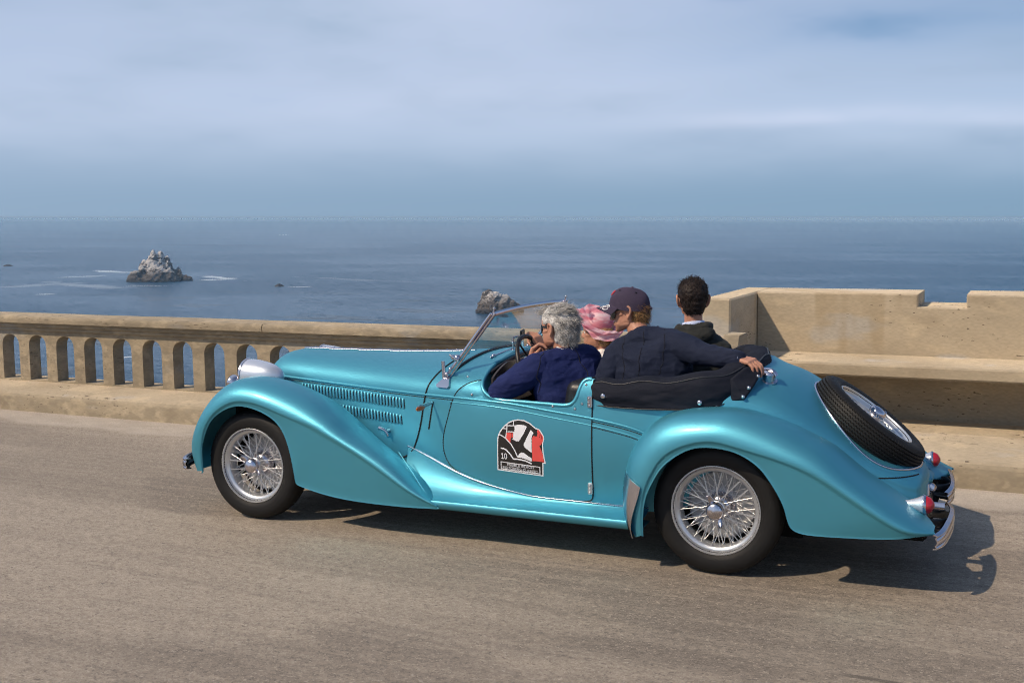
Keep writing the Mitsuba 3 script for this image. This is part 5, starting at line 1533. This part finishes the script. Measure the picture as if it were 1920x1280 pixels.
put(f"{key}__jacket_collar", tube(smooth_path([(.60, .20, 1.215), (.565, .285, 1.215), (.50, .30, 1.21), (.462, .24, 1.215), (.49, .17, 1.215)], 30), 0.020, 8, flat=(0.6, 1.4)), "navy_jacket", 50, "car")
put(f"{key}__shirt_cuff", tube(np.array([rwr + [0.030, -0.006, 0.0], rwr + [-0.010, 0.006, 0.001]]), 0.040, 18), "pale_blue_cloth", 40, "car")
put(f"{key}__trousers", blobs(bones([((.42, .36, .64), .10), ((.78, .39, .62), .070), ((.80, .37, .47), .05)]) + bones([((.42, .16, .64), .10), ((.78, .13, .62), .070), ((.80, .15, .47), .05)]), 0.02, 6), "dark_trousers", True, "car")
_k0 = hairline(0.040, 0.35, back=-0.080)
keep = lambda v: _k0(v) * np.clip((0.050 - 0.25 * v[:, 0] - v[:, 2]) / 0.012, 0, 1)
sh, loc, nn = scalp(c, A, 0.013, 0.97, keep, 0.006, 6)
ok = (keep(loc) > 0.8) & (loc[:, 2] < 0.045) & ~((np.abs(loc[:, 1]) > 0.045) & (loc[:, 0] > -0.030))
hair = [sh, strands("", sh.vertices[ok], nn[ok], lambda p, n, rng: A @ (np.array([-0.55, 0.0, -0.75]) + rng.normal(0, 0.16, 3)), 0.032, 900, None, 9, 0.0014, 0.15, 0.2)]
put(f"{key}__hair", join(hair), "sandy_hair", True, "car")
glasses(key, c, A, 1.2)
eyes(key, c, A)
C_ = axes(A @ np.array([0.96, 0, 0.27]), A @ np.array([-0.27, 0, 0.96])) * 1.05
co = c + A @ np.array([-0.006, 0, 0.040])
ph = np.linspace(0.0, np.pi / 2, 22)
th = np.linspace(0, 2 * np.pi, 96, endpoint=False)
seamk = 1 + 0.012 * np.abs(np.sin(3 * th)) ** 0.4
crown = np.array([np.stack([0.112 * math.sin(t) ** 0.85 * np.cos(th) * seamk - 0.004, 0.094 * math.sin(t) ** 0.85 * np.sin(th) * seamk, 0.098 * math.cos(t) ** 0.9 + 0.004 * np.sin(4 * th + 3 * t) * math.sin(t) - 0.014 * (t > 1.5)], 1) for t in ph])
crown = np.concatenate([crown, crown[-1:] * 1.0 + [0, 0, -0.012]])
CP = f"{key}__cap"
put(CP + "__crown", trimesh.Trimesh(co + crown.reshape(-1, 3) @ C_.T, np.vstack([quads(23, 96, True)[:, [0, 1, 2]], quads(23, 96, True)[:, [0, 2, 3]]])[:, ::-1], process=False), "cap_cloth", True, "car")
g = np.array([[((0.098 + 0.078 * x * math.cos(y * 1.15) ** 0.6) * math.cos(y * 1.15 * (1 - 0.12 * x)), 0.088 * math.sin(y * 1.35), -0.010 - 0.030 * x - 0.026 * y * y * (0.4 + 0.6 * x)) for y in np.linspace(-1, 1, 25)] for x in np.linspace(-0.25, 1, 12)])
brim = sheet(g, 0.004)
put(CP + "__brim", trimesh.Trimesh(co + brim.vertices @ C_.T, brim.faces, process=False), "cap_cloth", 40, "car")
put(CP + "__button", spheroid(co + C_ @ np.array([-0.004, 0, 0.099]), (0.008, 0.008, 0.005), 2), "cap_cloth", True, "car")
sp = [(-0.108, 0.030, 0.006), (-0.116, 0.012, 0.004), (-0.118, -0.012, 0.004), (-0.108, -0.03, 0.006)]
put(CP + "__strap", join([tube(co + np.array(sp) @ C_.T, 0.009, 8, flat=(0.5, 1.3)), spheroid(co + C_ @ np.array([-0.124, 0.016, 0.004]), (0.012, 0.012, 0.008), 1)]), "cap_cloth", 40, "car")
for k, (t, y) in enumerate(((0.75, 0.9), (0.75, 2.1), (0.75, -0.9))):
    p = np.array([0.112 * math.sin(t) ** 0.85 * math.cos(y), 0.094 * math.sin(t) ** 0.85 * math.sin(y), 0.098 * math.cos(t) ** 0.9])
    put(CP + "__eyelet", spheroid(co + C_ @ (p * 1.008), (0.0045,) * 3, 1), "dark_void", True, "car")


def on_crown(t, y, k=1.02):
    return co + C_ @ (np.array([0.112 * math.sin(t) ** 0.85 * math.cos(y) - 0.004, 0.094 * math.sin(t) ** 0.85 * math.sin(y), 0.098 * math.cos(t) ** 0.9]) * k)


put(CP + "__red_emblem", join([tube(np.array([on_crown(t, y) for t, y in path]), 0.0038, 6) for path in ([(0.88, 0.30), (1.0, 0.42), (1.15, 0.30)], [(0.85, 0.12), (1.0, 0.20), (1.2, 0.12)], [(0.9, -0.05), (1.05, 0.02), (1.2, -0.02)])]), "red_thread", 40, "car", kind="stuff")
on_brim = lambda x, y: co + C_ @ (np.array([(0.098 + 0.078 * x * math.cos(y * 1.15) ** 0.6) * math.cos(y * 1.15 * (1 - 0.12 * x)), 0.088 * math.sin(y * 1.35), -0.010 - 0.030 * x - 0.026 * y * y * (0.4 + 0.6 * x) + 0.004]))
put(CP + "__white_stitching", join([tube(smooth_path([on_brim(x, y) for x, y in path], 20), 0.0026, 6) for path in ([(0.30, 0.62), (0.50, 0.50), (0.80, 0.52), (0.84, 0.66), (0.60, 0.70), (0.45, 0.62)], [(0.30, 0.62), (0.20, 0.42), (0.32, 0.34)], [(0.9, 0.45), (0.55, 0.36), (0.42, 0.40)])]), "white_thread", 40, "car", kind="stuff")

# --- the dark-haired passenger, turned towards the sea
key = "person_003"
c, A = np.array([0.424, -0.350, 1.352]), axes((0.36, -0.93, -0.03), (0.0, 0.02, 1))
trunk = [hull([((.55, -.36, 1.02), .066), ((.28, -.35, 1.02), .068), ((.50, -.36, .68), .11), ((.33, -.36, .68), .11), ((.43, -.44, .96), .095)], 2)]
neck = bones([(c + A @ np.array([-.022, 0, -.06]), .054), (np.array([.415, -.335, 1.185]), .056), (np.array([.415, -.345, 1.10]), .08)])
arms_ = bones([((.57, -.36, 1.02), .058), ((.66, -.40, .78), .044), ((.60, -.55, .72), .030)]) + bones([((.26, -.35, 1.02), .058), ((.19, -.40, .78), .044), ((.28, -.54, .72), .030)])
hands_ = hand_parts(np.array([.60, -.55, .72]), axes((-0.5, -0.5, -0.1), (0, 0, 1)), -1, (0.3, 0.4, 0.3)) + hand_parts(np.array([.28, -.54, .72]), axes((0.5, -0.5, -0.1), (0, 0, 1)), 1, (0.3, 0.4, 0.3))
body_m = blobs(head_parts(c, A, 1.0) + neck + trunk + arms_ + hands_ + ear_detail(c, A, 1) + ear_detail(c, A, -1) + legs((.40, -.33, .64), (.76, -.33, .62), (.78, -.33, .47), .10), 0.0065, 10)
put(key, body_m, "skin", True, "car")
person(key, "dark-haired man in a charcoal hoodie in the rear seat looking away to sea")
put(f"{key}__hoodie", wrinkled(blobs([hull([((.555, -.36, 1.040), .082), ((.275, -.35, 1.045), .084), ((.51, -.36, .68), .125), ((.32, -.36, .68), .125), ((.43, -.43, .96), .11), ((.415, -.33, .98), .12)], 3), hull([((.52, -.355, 1.07), .072), ((.30, -.345, 1.08), .074), ((.415, -.34, 1.135), .078)], 3)]
      + bones([((.575, -.36, 1.02), .076), ((.66, -.40, .78), .060), ((.61, -.53, .73), .045)]) + bones([((.260, -.35, 1.04), .078), ((.19, -.40, .78), .060), ((.275, -.52, .73), .045)]), 0.012, 12), 0.009, (7, 7, 8), 12), "charcoal_hoodie", True, "car")
put(f"{key}__hood", wrinkled(blobs([hull([((.50, -.295, 1.168), .032), ((.415, -.245, 1.105), .046), ((.315, -.285, 1.155), .042), ((.415, -.275, 1.180), .036)], 3)] + bones([((.50, -.30, 1.180), .026), ((.415, -.262, 1.176), .030), ((.328, -.295, 1.200), .030), ((.328, -.37, 1.200), .024)]), 0.01, 8), 0.008, (12, 12, 12), 5), "charcoal_hoodie", True, "car")
a = np.linspace(0, 2 * np.pi, 40, endpoint=False)
put(f"{key}__shirt_collar", tube(np.array([.415, -.335, 1.212]) + 0.062 * (np.cos(a)[:, None] * np.array([1.0, 0, -0.16]) + np.sin(a)[:, None] * np.array([0, 1.0, 0.12])), 0.016, 8, closed=True, flat=(0.6, 0.85)), "pale_blue_cloth", 50, "car")
put(f"{key}__trousers", blobs(bones([((.40, -.25, .64), .10), ((.76, -.22, .62), .070), ((.78, -.24, .47), .05)]) + bones([((.40, -.43, .64), .10), ((.76, -.44, .62), .070), ((.78, -.43, .47), .05)]), 0.02, 6), "dark_trousers", True, "car")
keep = hairline(0.055, 0.35, back=-0.088)
sh, loc, nn = scalp(c, A, 0.010, 1.0, keep, 0.006, 9, 60)
ok = keep(loc) > 0.8
topm = ok & (loc[:, 2] > 0.07)
hair = [sh, strands("", sh.vertices[ok], nn[ok], lambda p, n, rng: A @ (np.array([-0.2, 0.0, -0.6]) + rng.normal(0, 0.4, 3)), 0.015, 1800, None, 11, 0.0013, 0.5, 0.4, 4), strands("", sh.vertices[topm], nn[topm], lambda p, n, rng: A @ (np.array([0.5, 0.1, 0.6]) + rng.normal(0, 0.4, 3)), 0.024, 700, None, 12, 0.0013, 0.9, 0.4, 4)]
put(f"{key}__hair", join(hair), "dark_hair", True, "car")
eyes(key, c, A)
